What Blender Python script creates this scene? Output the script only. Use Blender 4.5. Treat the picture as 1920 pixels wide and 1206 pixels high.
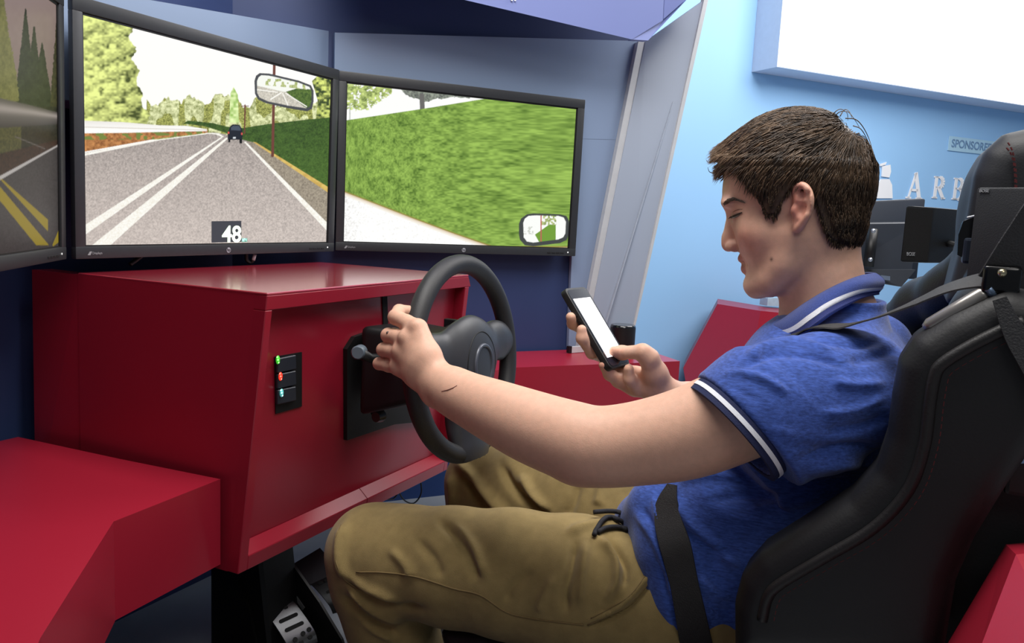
import bpy, bmesh, math, random
import numpy as np
from mathutils import Vector, Matrix
random.seed(7); rng = np.random.default_rng(7)
for o in list(bpy.data.objects): bpy.data.objects.remove(o)
S = bpy.context.scene; COL = S.collection
# ---------------------------------------------------------------- camera
# x = driver's right, y = driver's forward, z = up (metres)
FPX = 1509.67
PITCH, ROLL, YAW = np.radians([7.5478, 2.7065, 26.233])
CAM = np.array([-1.161, 0.0, 1.15])
_fh = np.array([np.cos(YAW), np.sin(YAW), 0]); _r0 = np.array([np.sin(YAW), -np.cos(YAW), 0]); _z = np.array([0, 0, 1.0])
CF = _fh*np.cos(PITCH) - _z*np.sin(PITCH); _u0 = _fh*np.sin(PITCH) + _z*np.cos(PITCH)
CR = _r0*np.cos(ROLL) + _u0*np.sin(ROLL); CU = -_r0*np.sin(ROLL) + _u0*np.cos(ROLL)
cd = bpy.data.cameras.new('camera'); cd.sensor_width = 36; cd.sensor_fit = 'HORIZONTAL'; cd.lens = 36*FPX/1920
cd.clip_start = .02; cd.clip_end = 60
cam = bpy.data.objects.new('camera', cd); COL.objects.link(cam)
cam.matrix_world = Matrix(((CR[0], CU[0], -CF[0], CAM[0]), (CR[1], CU[1], -CF[1], CAM[1]), (CR[2], CU[2], -CF[2], CAM[2]), (0, 0, 0, 1)))
S.camera = cam
# ---------------------------------------------------------------- light and exposure
S.view_settings.view_transform = 'Standard'; S.view_settings.look = 'None'
S.view_settings.exposure = 0.0; S.view_settings.gamma = 1.0; S.view_settings.use_curve_mapping = False
wd = bpy.data.worlds.new('room_ambient'); S.world = wd; wd.use_nodes = True
wd.node_tree.nodes['Background'].inputs[0].default_value = (.80, .88, 1.0, 1)
wd.node_tree.nodes['Background'].inputs[1].default_value = 0.13
def area(name, loc, target, sx, sy, power, col=(1, .97, .93)):
    l = bpy.data.lights.new(name, 'AREA'); l.shape = 'RECTANGLE'; l.size = sx; l.size_y = sy; l.energy = power; l.color = col
    o = bpy.data.objects.new(name, l); COL.objects.link(o); o.location = loc
    o.rotation_euler = (Vector(target)-Vector(loc)).to_track_quat('-Z', 'Y').to_euler(); return o
area('ceiling_light_strip', (-.25, .30, 2.35), (-.15, .30, .9), 1.3, .7, 33)
area('ceiling_light_strip', (1.7, -.3, 2.6), (2.1, .6, 1.2), 1.6, 1.2, 50, (1, .98, .97))
area('ceiling_light_strip', (-1.5, -.7, 2.4), (-.3, .2, .9), .9, .6, 7)
# ---------------------------------------------------------------- helpers
def lin(c):
    c = np.asarray(c, float)/255.0
    return np.where(c <= .04045, c/12.92, ((c+.055)/1.055)**2.4)
def ray(u, v): return CF + CR*(u-960)/FPX + CU*(603-v)/FPX
def _on(ax, val, u, v):
    d = ray(u, v); return CAM + d*((val-CAM[ax])/d[ax])
def PX(c, u, v): return _on(0, c, u, v)
def PY(c, u, v): return _on(1, c, u, v)
def PZ(c, u, v): return _on(2, c, u, v)
def PD(d, u, v): return CAM + ray(u, v)*d
def PP(p0, n, u, v):
    d = ray(u, v); n = np.asarray(n, float); return CAM + d*(((np.asarray(p0)-CAM)@n)/(d@n))
def proj(X):
    X = np.asarray(X, float)-CAM; d = X@CF
    return 960+FPX*(X@CR)/d, 603-FPX*(X@CU)/d
def nd(nt, t, **kw):
    n = nt.nodes.new(t)
    for k, v in kw.items(): setattr(n, k, v)
    return n
MATS = {}
def mat(name, col, rough=.5, metal=0, var=.06, scale=40, bump=0, bscale=200, emit=0, spec=.5, coat=0, attr=None, trans=0, alpha=1, sss=0, aniso=None, sheen=0):
    if name in MATS: return MATS[name]
    m = bpy.data.materials.new(name); m.use_nodes = True; nt = m.node_tree; b = nt.nodes['Principled BSDF']
    c = lin(col)
    tc = nd(nt, 'ShaderNodeTexCoord')
    ns = nd(nt, 'ShaderNodeTexNoise'); ns.inputs['Scale'].default_value = scale; ns.inputs['Detail'].default_value = 3
    src = tc.outputs['Object']
    if aniso:
        mp = nd(nt, 'ShaderNodeMapping'); mp.inputs['Scale'].default_value = aniso; nt.links.new(src, mp.inputs[0]); src = mp.outputs[0]
    nt.links.new(src, ns.inputs['Vector'])
    rp = nd(nt, 'ShaderNodeMapRange'); rp.inputs[1].default_value = .3; rp.inputs[2].default_value = .7
    rp.inputs[3].default_value = 1-var; rp.inputs[4].default_value = 1+var; nt.links.new(ns.outputs['Fac'], rp.inputs[0])
    mx = nd(nt, 'ShaderNodeMix', data_type='RGBA', blend_type='MULTIPLY'); mx.inputs[0].default_value = 1
    if attr:
        at = nd(nt, 'ShaderNodeAttribute', attribute_name=attr); nt.links.new(at.outputs['Color'], mx.inputs[6])
    else: mx.inputs[6].default_value = (*c, 1)
    nt.links.new(rp.outputs[0], mx.inputs[7]); nt.links.new(mx.outputs[2], b.inputs['Base Color'])
    b.inputs['Roughness'].default_value = rough; b.inputs['Metallic'].default_value = metal
    b.inputs['Specular IOR Level'].default_value = spec; b.inputs['Coat Weight'].default_value = coat
    b.inputs['Coat Roughness'].default_value = .15
    if sheen: b.inputs['Sheen Weight'].default_value = sheen
    if sss:
        b.inputs['Subsurface Weight'].default_value = sss; b.inputs['Subsurface Radius'].default_value = (1, .35, .2); b.inputs['Subsurface Scale'].default_value = .006
    if trans: b.inputs['Transmission Weight'].default_value = trans
    if alpha < 1: b.inputs['Alpha'].default_value = alpha
    if emit:
        b.inputs['Emission Strength'].default_value = emit
        if attr: nt.links.new(at.outputs['Color'], b.inputs['Emission Color']); mx.inputs[7].default_value = (0, 0, 0, 1); nt.links.remove(mx.inputs[7].links[0])
        else: b.inputs['Emission Color'].default_value = (*c, 1)
    if bump:
        n2 = nd(nt, 'ShaderNodeTexNoise'); n2.inputs['Scale'].default_value = bscale; n2.inputs['Detail'].default_value = 4
        nt.links.new(src, n2.inputs['Vector'])
        bp = nd(nt, 'ShaderNodeBump'); bp.inputs['Strength'].default_value = bump; bp.inputs['Distance'].default_value = .002
        nt.links.new(n2.outputs['Fac'], bp.inputs['Height']); nt.links.new(bp.outputs[0], b.inputs['Normal'])
    MATS[name] = m; return m
def tag(o, label, cat, group=None):
    o['label'] = label; o['category'] = cat
    if group: o['group'] = group
    return o
def empty(name, loc=(0, 0, 0)):
    o = bpy.data.objects.new(name, None); COL.objects.link(o); o.location = loc; o.empty_display_size = .05; return o
def obj(name, me, m, parent=None, smooth=False, angle=None):
    """link a mesh (built in world coordinates) under its parent"""
    if isinstance(me, bmesh.types.BMesh):
        b = me; bmesh.ops.recalc_face_normals(b, faces=b.faces); me = bpy.data.meshes.new(name); b.to_mesh(me); b.free()
    me.materials.clear()
    me.materials.append(m)
    if smooth: me.polygons.foreach_set('use_smooth', [True]*len(me.polygons))
    if angle is not None:
        me.polygons.foreach_set('use_smooth', [True]*len(me.polygons))
        try: me.set_sharp_from_angle(angle=math.radians(angle))
        except Exception: pass
    o = bpy.data.objects.new(name, me); COL.objects.link(o)
    if parent is not None:
        o.parent = parent
        if parent.type == 'EMPTY': o.matrix_parent_inverse = Matrix.Translation(-parent.location)
    return o
def struct(name, me, m, **k):
    o = obj(name, me, m, **k); o['kind'] = 'structure'; return o
def V(p): return Vector([float(a) for a in p])
def mesh_from(verts, faces, name='mesh'):
    me = bpy.data.meshes.new(name); me.from_pydata([tuple(map(float, v)) for v in verts], [], [tuple(int(i) for i in f) for f in faces]); me.update(); return me
def hexa(bm, pts):
    """8 corners: bottom quad then top quad"""
    v = [bm.verts.new(V(p)) for p in pts]
    for f in ((0, 1, 2, 3), (7, 6, 5, 4), (0, 4, 5, 1), (1, 5, 6, 2), (2, 6, 7, 3), (3, 7, 4, 0)): bm.faces.new([v[i] for i in f])
    return v
def box(bm, lo, hi, M=None):
    (a, b, c), (d, e, f) = lo, hi
    pts = [(a, b, c), (d, b, c), (d, e, c), (a, e, c), (a, b, f), (d, b, f), (d, e, f), (a, e, f)]
    if M is not None: pts = [M @ Vector(p) for p in pts]
    return hexa(bm, pts)
def prism(bm, poly, d):
    """polygon of 3-D points swept by vector d"""
    d = V(d); a = [bm.verts.new(V(p)) for p in poly]; b = [bm.verts.new(V(p)+d) for p in poly]; n = len(a)
    bm.faces.new(a); bm.faces.new(b[::-1])
    for i in range(n): bm.faces.new((a[i], b[i], b[(i+1) % n], a[(i+1) % n]))
def bev(bm, w, seg=2):
    bmesh.ops.recalc_face_normals(bm, faces=bm.faces)
    bmesh.ops.bevel(bm, geom=list(bm.edges), offset=w, segments=seg, affect='EDGES', profile=.6, clamp_overlap=True); return bm
def bbox(lo, hi, w=.002, M=None, seg=2):
    bm = bmesh.new(); box(bm, lo, hi, M)
    if w: bev(bm, w, seg)
    return bm
def tube(bm, pts, rad, seg=10, closed=False, up=None):
    """tube along points; rad is a number or a list"""
    P = [np.asarray(p, float) for p in pts]; n = len(P)
    rad = [rad]*n if np.isscalar(rad) else rad
    rings = []; prev = None
    for i in range(n):
        t = (P[(i+1) % n]-P[i-1]) if closed else (P[min(i+1, n-1)]-P[max(i-1, 0)])
        t = t/(np.linalg.norm(t)+1e-12)
        if prev is None:
            a = np.array([0, 0, 1.]) if abs(t[2]) < .9 else np.array([1., 0, 0])
        else: a = prev
        a = a - t*(a@t); a /= np.linalg.norm(a)+1e-12; prev = a; b = np.cross(t, a)
        rings.append([bm.verts.new(V(P[i]+rad[i]*(a*math.cos(2*math.pi*k/seg)+b*math.sin(2*math.pi*k/seg)))) for k in range(seg)])
    m = n if closed else n-1
    for i in range(m):
        A, B = rings[i], rings[(i+1) % n]
        if closed and i == n-1:
            # align seam
            k0 = min(range(seg), key=lambda k: (A[0].co-B[k].co).length); B = B[k0:]+B[:k0]
        for k in range(seg): bm.faces.new((A[k], A[(k+1) % seg], B[(k+1) % seg], B[k]))
    if not closed:
        bm.faces.new(rings[0][::-1]); bm.faces.new(rings[-1])
    return bm
def spline(pts, n=8):
    """Catmull-Rom through points"""
    P = [np.asarray(p, float) for p in pts]; P = [2*P[0]-P[1]]+P+[2*P[-1]-P[-2]]; out = []
    for i in range(1, len(P)-2):
        for t in np.linspace(0, 1, n, endpoint=False):
            a, b, c, d = P[i-1:i+3]
            out.append(.5*((2*b)+(c-a)*t+(2*a-5*b+4*c-d)*t*t+(3*b-a-3*c+d)*t**3))
    out.append(P[-2]); return out
def ribbon(bm, pts, nrm, width, thick):
    """flat strap along points; nrm per point = outward; width list or number"""
    n = len(pts); rings = []
    for i in range(n):
        t = np.asarray(pts[min(i+1, n-1)])-np.asarray(pts[max(i-1, 0)]); t = t/np.linalg.norm(t)
        w = width[i] if not np.isscalar(width) else width
        q = np.asarray(nrm[i], float); q = q-t*(q@t); q /= np.linalg.norm(q); s = np.cross(t, q); p = np.asarray(pts[i])
        rings.append([bm.verts.new(V(p+s*w/2)), bm.verts.new(V(p+q*thick+s*w/2*.96)), bm.verts.new(V(p+q*thick-s*w/2*.96)), bm.verts.new(V(p-s*w/2))])
    for A, B in zip(rings[:-1], rings[1:]):
        for k in range(4): bm.faces.new((A[k], A[(k+1) % 4], B[(k+1) % 4], B[k]))
    bm.faces.new(rings[0][::-1]); bm.faces.new(rings[-1]); return bm
def text_mesh(txt, size, extrude=.001, bold=0.0, align='CENTER'):
    cu = bpy.data.curves.new('lettering', 'FONT'); cu.body = txt; cu.size = size; cu.extrude = extrude; cu.offset = bold
    cu.align_x = align; cu.align_y = 'CENTER'
    o = bpy.data.objects.new('lettering_source', cu); COL.objects.link(o)
    dg = bpy.context.evaluated_depsgraph_get(); me = bpy.data.meshes.new_from_object(o.evaluated_get(dg)); bpy.data.objects.remove(o); bpy.data.curves.remove(cu)
    return me
def vnoise(x, y, seed=0):
    xi, yi = np.floor(x).astype(np.int64), np.floor(y).astype(np.int64); fx, fy = x-xi, y-yi; fx = fx*fx*(3-2*fx); fy = fy*fy*(3-2*fy)
    def h(a, b):
        n = (a*374761393+b*668265263+seed*974711) & 0xffffffff; n = ((n ^ (n >> 13))*1274126177) & 0xffffffff; return ((n ^ (n >> 16)) & 0xffff)/65535.0
    return (h(xi, yi)*(1-fx)+h(xi+1, yi)*fx)*(1-fy)+(h(xi, yi+1)*(1-fx)+h(xi+1, yi+1)*fx)*fy
# ---------------------------------------------------------------- implicit surfaces (for bodies, cloth and upholstery)
class Field:
    def __init__(s, lo, hi, h):
        s.lo = np.array(lo, float); s.h = h; s.n = np.ceil((np.array(hi)-s.lo)/h).astype(int)+1
        s.v = np.full(s.n, 1.0, np.float32)
        s.ax = [(s.lo[i]+np.arange(s.n[i])*h).astype(np.float32) for i in range(3)]
    def sub(s, lo, hi):
        a = np.clip(np.floor((np.asarray(lo)-s.lo)/s.h).astype(int), 0, s.n); b = np.clip(np.ceil((np.asarray(hi)-s.lo)/s.h).astype(int)+1, 0, s.n)
        sl = tuple(slice(a[i], b[i]) for i in range(3))
        return sl, s.ax[0][sl[0]][:, None, None], s.ax[1][sl[1]][None, :, None], s.ax[2][sl[2]][None, None, :]
    def add(s, lo, hi, fn, k=.01, op='u'):
        m = k+3*s.h
        sl, X, Y, Z = s.sub(np.asarray(lo)-m, np.asarray(hi)+m)
        a = s.v[sl]
        if a.size == 0: return
        b = fn(X, Y, Z)
        if op == 'u': h = np.maximum(k-np.abs(a-b), 0)/k; s.v[sl] = np.minimum(a, b)-h*h*k*.25
        elif op == 's': b = -b; h = np.maximum(k-np.abs(a-b), 0)/k; s.v[sl] = np.maximum(a, b)+h*h*k*.25
    def cone(s, p, q, r1, r2, k=.01, op='u', sc=None):
        p = np.asarray(p, float); q = np.asarray(q, float); R = max(r1, r2)
        d = q-p; L2 = d@d+1e-12
        def fn(X, Y, Z):
            px, py, pz = X-p[0], Y-p[1], Z-p[2]
            t = np.clip((px*d[0]+py*d[1]+pz*d[2])/L2, 0, 1)
            return np.sqrt((px-t*d[0])**2+(py-t*d[1])**2+(pz-t*d[2])**2)-(r1+(r2-r1)*t)
        s.add(np.minimum(p, q)-R, np.maximum(p, q)+R, fn, k, op)
    def chain(s, pr, k=.01, op='u'):
        for (p, r), (q, t) in zip(pr[:-1], pr[1:]): s.cone(p, q, r, t, k, op)
    def ell(s, c, r, k=.01, op='u', rot=None):
        c = np.asarray(c, float); r = np.asarray(r, float); R = np.eye(3) if rot is None else np.array(rot)
        def fn(X, Y, Z):
            x, y, z = X-c[0], Y-c[1], Z-c[2]
            a = (R[0, 0]*x+R[1, 0]*y+R[2, 0]*z)/r[0]; b = (R[0, 1]*x+R[1, 1]*y+R[2, 1]*z)/r[1]; e = (R[0, 2]*x+R[1, 2]*y+R[2, 2]*z)/r[2]
            k0 = np.sqrt(a*a+b*b+e*e)+1e-9; k1 = np.sqrt((a/r[0])**2+(b/r[1])**2+(e/r[2])**2)+1e-9
            return k0*(k0-1)/k1
        s.add(c-r.max(), c+r.max(), fn, k, op)
    def poly(s, pts, x0, x1, rnd, k=.01, op='u'):
        """polygon in (y,z) swept along x, edges rounded"""
        P = np.asarray(pts, float)
        def fn(X, Y, Z):
            d = poly_sdf(P, Y[0], Z[0])[None]+rnd
            w = np.abs(X-(x0+x1)/2)-(abs(x1-x0)/2-rnd)
            return np.minimum(np.maximum(d, w), 0)+np.sqrt(np.maximum(d, 0)**2+np.maximum(w, 0)**2)-rnd
        s.add((min(x0, x1), P[:, 0].min(), P[:, 1].min()), (max(x0, x1), P[:, 0].max(), P[:, 1].max()), fn, k, op)
    def mesh(s, smooth_iter=0):
        v = s.v; ins = v < 0
        n = np.array(v.shape); c = n-1
        cnt = np.zeros(c, np.int8)
        cs = [(i, j, k) for i in (0, 1) for j in (0, 1) for k in (0, 1)]
        for i, j, k in cs: cnt += ins[i:i+c[0], j:j+c[1], k:k+c[2]]
        act = (cnt > 0) & (cnt < 8); idx = np.argwhere(act); lut = np.full(c, -1, np.int32); lut[act] = np.arange(len(idx))
        val = {q: v[idx[:, 0]+q[0], idx[:, 1]+q[1], idx[:, 2]+q[2]] for q in cs}
        acc = np.zeros((len(idx), 3)); num = np.zeros(len(idx))
        for a in cs:
            for ax in range(3):
                if a[ax] == 0:
                    b = list(a); b[ax] = 1; b = tuple(b); va, vb = val[a], val[b]; m = (va < 0) != (vb < 0)
                    t = np.where(m, va/np.where(m, va-vb, 1), 0)
                    p = np.tile(np.array(a, float), (len(idx), 1)); p[:, ax] = t
                    acc[m] += p[m]; num[m] += 1
        verts = s.lo+(idx+acc/num[:, None])*s.h
        quads = []
        for ax in range(3):
            o1, o2 = (ax+1) % 3, (ax+2) % 3
            sa = [slice(None)]*3; sb = [slice(None)]*3; sa[ax] = slice(0, -1); sb[ax] = slice(1, None)
            A, B = ins[tuple(sa)], ins[tuple(sb)]
            e = np.argwhere(A != B); e = e[(e[:, o1] > 0) & (e[:, o2] > 0) & (e[:, o1] < c[o1]) & (e[:, o2] < c[o2])]
            fl = A[e[:, 0], e[:, 1], e[:, 2]]
            def g(d1, d2):
                q = e.copy(); q[:, o1] -= d1; q[:, o2] -= d2; return lut[q[:, 0], q[:, 1], q[:, 2]]
            Q = np.stack([g(1, 1), g(0, 1), g(0, 0), g(1, 0)], 1); Q[~fl] = Q[~fl][:, ::-1]; quads.append(Q)
        return verts, np.concatenate(quads)
def sample(F_, P):
    q = (np.atleast_2d(P)-F_.lo)/F_.h; i = np.clip(np.floor(q).astype(int), 0, F_.n-2); f = np.clip(q-i, 0, 1); out = 0
    for a in (0, 1):
        for b in (0, 1):
            for c in (0, 1): out = out+F_.v[i[:, 0]+a, i[:, 1]+b, i[:, 2]+c]*np.where(a, f[:, 0], 1-f[:, 0])*np.where(b, f[:, 1], 1-f[:, 1])*np.where(c, f[:, 2], 1-f[:, 2])
    return out
def push_out(F_, P, off, it=6):
    P = np.array(P, float); e = F_.h
    for _ in range(it):
        v = sample(F_, P); g = np.stack([sample(F_, P+np.eye(3)[k]*e)-sample(F_, P-np.eye(3)[k]*e) for k in range(3)], 1); g /= np.linalg.norm(g, axis=1, keepdims=True)+1e-9
        P = P+g*np.clip(off-v, 0, .01)[:, None]
    return P, g
def poly_sdf(P, Y, Z):
    d = np.full(np.broadcast(Y, Z).shape, 1e9, np.float32); sg = np.zeros(d.shape, bool)
    for i in range(len(P)):
        a, b = P[i], P[i-1]; ey, ez = b-a; wy, wz = Y-a[0], Z-a[1]
        t = np.clip((wy*ey+wz*ez)/(ey*ey+ez*ez+1e-12), 0, 1); d = np.minimum(d, (wy-ey*t)**2+(wz-ez*t)**2)
        cnd = (a[1] > Z) != (b[1] > Z)
        sg ^= cnd & (Y < (b[0]-a[0])*(Z-a[1])/((b[1]-a[1]) if abs(b[1]-a[1]) > 1e-9 else 1e-9)+a[0])
    return np.where(sg, -1, 1)*np.sqrt(d)
def relax(verts, quads, it=2, f=.5):
    n = len(verts); e = np.concatenate([quads[:, [0, 1]], quads[:, [1, 2]], quads[:, [2, 3]], quads[:, [3, 0]]]); e = np.concatenate([e, e[:, ::-1]])
    deg = np.bincount(e[:, 0], minlength=n)[:, None]; out = verts
    for i in range(it):
        for ff in (f, -f*1.04):
            s = np.stack([np.bincount(e[:, 0], weights=out[e[:, 1], a], minlength=n) for a in range(3)], 1)/np.maximum(deg, 1); out = out+(s-out)*ff
    return out
def normals(verts, quads):
    a = verts[quads[:, 2]]-verts[quads[:, 0]]; b = verts[quads[:, 3]]-verts[quads[:, 1]]; fn = np.cross(a, b); N = np.zeros_like(verts)
    for k in range(4):
        for ax in range(3): N[:, ax] += np.bincount(quads[:, k], weights=fn[:, ax], minlength=len(verts))
    return N/(np.linalg.norm(N, axis=1, keepdims=True)+1e-12)
def np_mesh(name, verts, quads, colors=None):
    me = bpy.data.meshes.new(name); me.vertices.add(len(verts)); me.vertices.foreach_set('co', verts.astype(np.float32).ravel())
    nl = quads.size; me.loops.add(nl); me.loops.foreach_set('vertex_index', quads.astype(np.int32).ravel())
    k = quads.shape[1]
    me.polygons.add(len(quads)); me.polygons.foreach_set('loop_start', np.arange(0, nl, k, dtype=np.int32)); me.polygons.foreach_set('loop_total', np.full(len(quads), k, np.int32))
    me.update(calc_edges=True)
    if colors is not None:
        ca = me.color_attributes.new('Col', 'FLOAT_COLOR', 'POINT'); c4 = np.ones((len(verts), 4), np.float32); c4[:, :3] = colors; ca.data.foreach_set('color', c4.ravel())
    return me
def crease(verts, N, lines):
    """real folds: displace cloth along its normal near each line (line = points, half width px, height m)"""
    u, v = proj(verts); vis = np.clip(-(N@(CF))*4+1.2, 0, 1); out = np.zeros(len(verts))
    for ln in lines:
        pts, w, amp = ln[:3]; xr_ = ln[3] if len(ln) > 3 else (-9, 9)
        P = np.array(spline([np.array(p, float) for p in pts], 6)); best = np.full(len(verts), 1e9); par = np.zeros(len(verts))
        m0 = (verts[:, 0] > xr_[0]) & (verts[:, 0] < xr_[1]) & (u > P[:, 0].min()-3*w) & (u < P[:, 0].max()+3*w) & (v > P[:, 1].min()-3*w) & (v < P[:, 1].max()+3*w)
        ii = np.where(m0)[0]
        if len(ii) == 0: continue
        uu, vv = u[ii], v[ii]; bd = np.full(len(ii), 1e9); bp = np.zeros(len(ii)); nseg = len(P)-1
        for s in range(nseg):
            a, b = P[s], P[s+1]; d = b-a; t = np.clip(((uu-a[0])*d[0]+(vv-a[1])*d[1])/(d@d+1e-9), 0, 1)
            q = (uu-a[0]-t*d[0])**2+(vv-a[1]-t*d[1])**2; m = q < bd; bd[m] = q[m]; bp[m] = ((s+t)/nseg)[m]
        taper = np.clip(np.minimum(bp, 1-bp)*5+.15, 0, 1)
        out[ii] += amp*taper*np.exp(-bd/(w*w))
    return verts+N*(out*vis)[:, None]
# ================================================================= setting
NN = np.array([.622, .783, 0]); UU = np.array([.783, -.622, 0])       # right-hand wall: normal away from camera, direction along it
def PW(K, u, v): return PP(NN*K, NN, u, v)
navy = mat('navy paint', (46, 62, 106), .5, var=.03, scale=6)
navy_d = mat('deep navy paint', (28, 44, 82), .5, var=.03, scale=6)
panel_m = mat('grey blue laminate', (134, 152, 182), .42, var=.02, scale=3)
lblue = mat('pale blue wall vinyl', (158, 205, 248), .5, var=.02, scale=1.2)
peri = mat('periwinkle fascia paint', (124, 136, 192), .45, var=.02, scale=3)
floor_m = mat('pale grey vinyl floor', (176, 184, 190), .35, var=.05, scale=12)
silver = mat('satin silver edge', (206, 208, 212), .35, .15, var=.03)
red_m = mat('red lacquer', (158, 30, 50), .3, var=.02, scale=5, spec=.5)
red_top = mat('red lacquer with painted sheen', (166, 40, 58), .26, var=.02, scale=5, spec=1.0, coat=1)  # same red paint, lightened and glossed to imitate the sheen on top
black_p = mat('black plastic', (17, 17, 19), .45, var=.08, scale=80)
blk_gloss = mat('glossy black', (12, 12, 14), .2)
FZ = .29
fl = bmesh.new(); prism(fl, [(-3, -2.5, FZ), (6, -2.5, FZ), (6, 4, FZ), (-3, 4, FZ)], (0, 0, -.1)); struct('floor', fl, floor_m)
def wallslab(a, b, z0, z1, n, th=.04):
    bm = bmesh.new(); a = np.array([*a, 0.]); b = np.array([*b, 0.]); n = np.asarray(n, float)
    prism(bm, [a+(0, 0, z0), b+(0, 0, z0), b+(0, 0, z1), a+(0, 0, z1)], n*th); return bm
YB = 1.38; XC = .192; XL = -.55
e1 = np.array([XC, YB])+UU[:2]*1.02
struct('wall_back', wallslab((XL, YB), (XC, YB), FZ, 2.6, (0, 1, 0)), navy)
struct('wall_right', wallslab((XC, YB), e1, .66, 2.6, NN), navy)
f0 = NN[:2]*1.5+UU[:2]*(-1.2); f1 = NN[:2]*1.5+UU[:2]*(.35)
struct('wall_right_footwell', wallslab(f0, f1, FZ, .76, NN), mat('footwell blue', (48, 84, 150), .5, var=.03, scale=6))
ll = np.array([XL, YB])+np.array([-.783, -.622])*1.3
struct('wall_left', wallslab((XL, YB), ll, FZ, 2.6, (-.622, .783, 0)), navy_d)
g0 = NN[:2]*2.2+UU[:2]*.55; g1 = NN[:2]*2.2+UU[:2]*5.5
struct('wall_far', wallslab(g0, g1, FZ, 3.0, NN), lblue)
wend = NN[:2]*-1.6+UU[:2]*5.5
struct('wall_end', wallslab(g1, wend, FZ, 3.0, UU), lblue)
# light surround panels above and beside the screens
def slab_px(name, pts, n, th, m, struct_=True, **k):
    bm = bmesh.new(); prism(bm, pts, np.asarray(n)*th); bmesh.ops.triangulate(bm, faces=[f for f in bm.faces if len(f.verts) > 4]); return struct(name, bm, m, **k) if struct_ else bm
yc_ = 1.25
ca, cb = PY(yc_, 282, 0), PY(yc_, 627, 60); dl = (cb-ca)/np.linalg.norm(cb-ca)
cl = ca-dl*.75
slab_px('trim_1', [cl, cb, (cb[0], yc_, 1.3), (cl[0], yc_, 1.3)], (0, 1, 0), .12, panel_m)
KR = 1.182
slab_px('trim_2', [PW(KR, 628, 61), PW(KR, 1203, 77), PW(KR, 1166, 262), PW(KR, 626, 250)], NN, .012, panel_m)
slab_px('trim_10', [PW(KR+.0006, 1168, 252), PW(KR+.0006, 1086, 652), PW(KR+.0006, 1066, 652), PW(KR+.0006, 1080, 252)], NN, .012, panel_m)
slab_px('trim_3', [PW(1.165, 1197, 78), PW(1.165, 1211, 78), PW(1.165, 1097, 652), PW(1.165, 1084, 652)], NN, .016, silver)
fin = [PW(1.163, 1210, 78), PW(1.10, 1326, -4), PW(1.10, 1192, 600), PW(1.10, 1180, 656), PW(1.163, 1095, 652)]
slab_px('trim_4', fin, NN, .008, mat('frosted fin panel', (158, 170, 190), .4, var=.02, scale=3))
slab_px('trim_5', [PW(1.098, 1321, -4), PW(1.098, 1329, -4), PW(1.098, 1194, 600), PW(1.098, 1181, 656), PW(1.098, 1178, 656), PW(1.098, 1190, 600)], NN, .014, silver)
slab_px('trim_6', [PW(1.112, 1262, 190), PW(1.112, 1264, 190), PW(1.125, 1126, 645), PW(1.125, 1124, 645)], NN, .006, mat('frosted fin rib', (172, 182, 198), .4))
# header fascia that juts out above the right-hand screen
fa = [PW(1.02, 660, -50), PW(1.02, 1185, 74), PW(1.02, 1243, 74-58*.62), PW(1.02, 1270, -520), PW(1.02, 560, -520)]
slab_px('trim_7', fa, NN+_z*1.1, .09, peri)
fb = [PW(1.02, 1244, 36), PW(1.02, 1286, -1), PW(1.02, 1316, -520), PW(1.02, 1272, -520)]
slab_px('trim_8', fb, NN, .03, mat('periwinkle shaded return', (112, 124, 182), .45, var=.02))  # darker copy of the fascia paint, shade of the turned face painted in
fc = [PW(1.021, 1185, 74), PW(1.021, 1215, 76), PW(1.03, 1288, -1), PW(1.03, 1243, 38)]
slab_px('trim_9', fc, NN, .02, mat('periwinkle corner', (124, 136, 192), .45, var=.02))
lt = bmesh.new(); prism(lt, [PW(1.018, 955, -8), PW(1.018, 958, 2), PW(1.018, 961, 2), PW(1.018, 960, -8)], NN*-.002); prism(lt, [PW(1.018, 962, -8), PW(1.018, 964, 2), PW(1.018, 967, 2), PW(1.018, 966, -8)], NN*-.002)
tag(obj('fascia_lettering', lt, mat('white vinyl', (240, 242, 245), .5)), 'foot of white lettering cut off on the periwinkle header', 'lettering')
# ----------------------------------------------------------------- lightbox on the far wall
KF = 2.2
b0 = PW(KF-.001, 1409.5, 135); b1 = PZ(b0[2], 1447.5, 124); dp = (b0-b1)@NN
lbx = empty('light_box', b0); tag(lbx, 'large white glowing box panel high on the pale blue wall', 'light box')
q0 = b0-NN*dp
LX, LZ = 2.6, 1.3
bm = bmesh.new(); prism(bm, [b0, b0+UU*LX, b0+UU*LX+_z*LZ, b0+_z*LZ], -NN*dp); obj('casing', bm, mat('white lacquer casing', (214, 222, 240), .4, var=.02), lbx)
bm = bmesh.new(); prism(bm, [q0+UU*.004+_z*.004, q0+UU*(LX-.004)+_z*.004, q0+UU*(LX-.004)+_z*(LZ-.004), q0+UU*.004+_z*(LZ-.004)], -NN*.004)
obj('glowing_face', bm, mat('glowing white face', (255, 255, 255), .5, emit=1.6, var=0), lbx)
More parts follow.
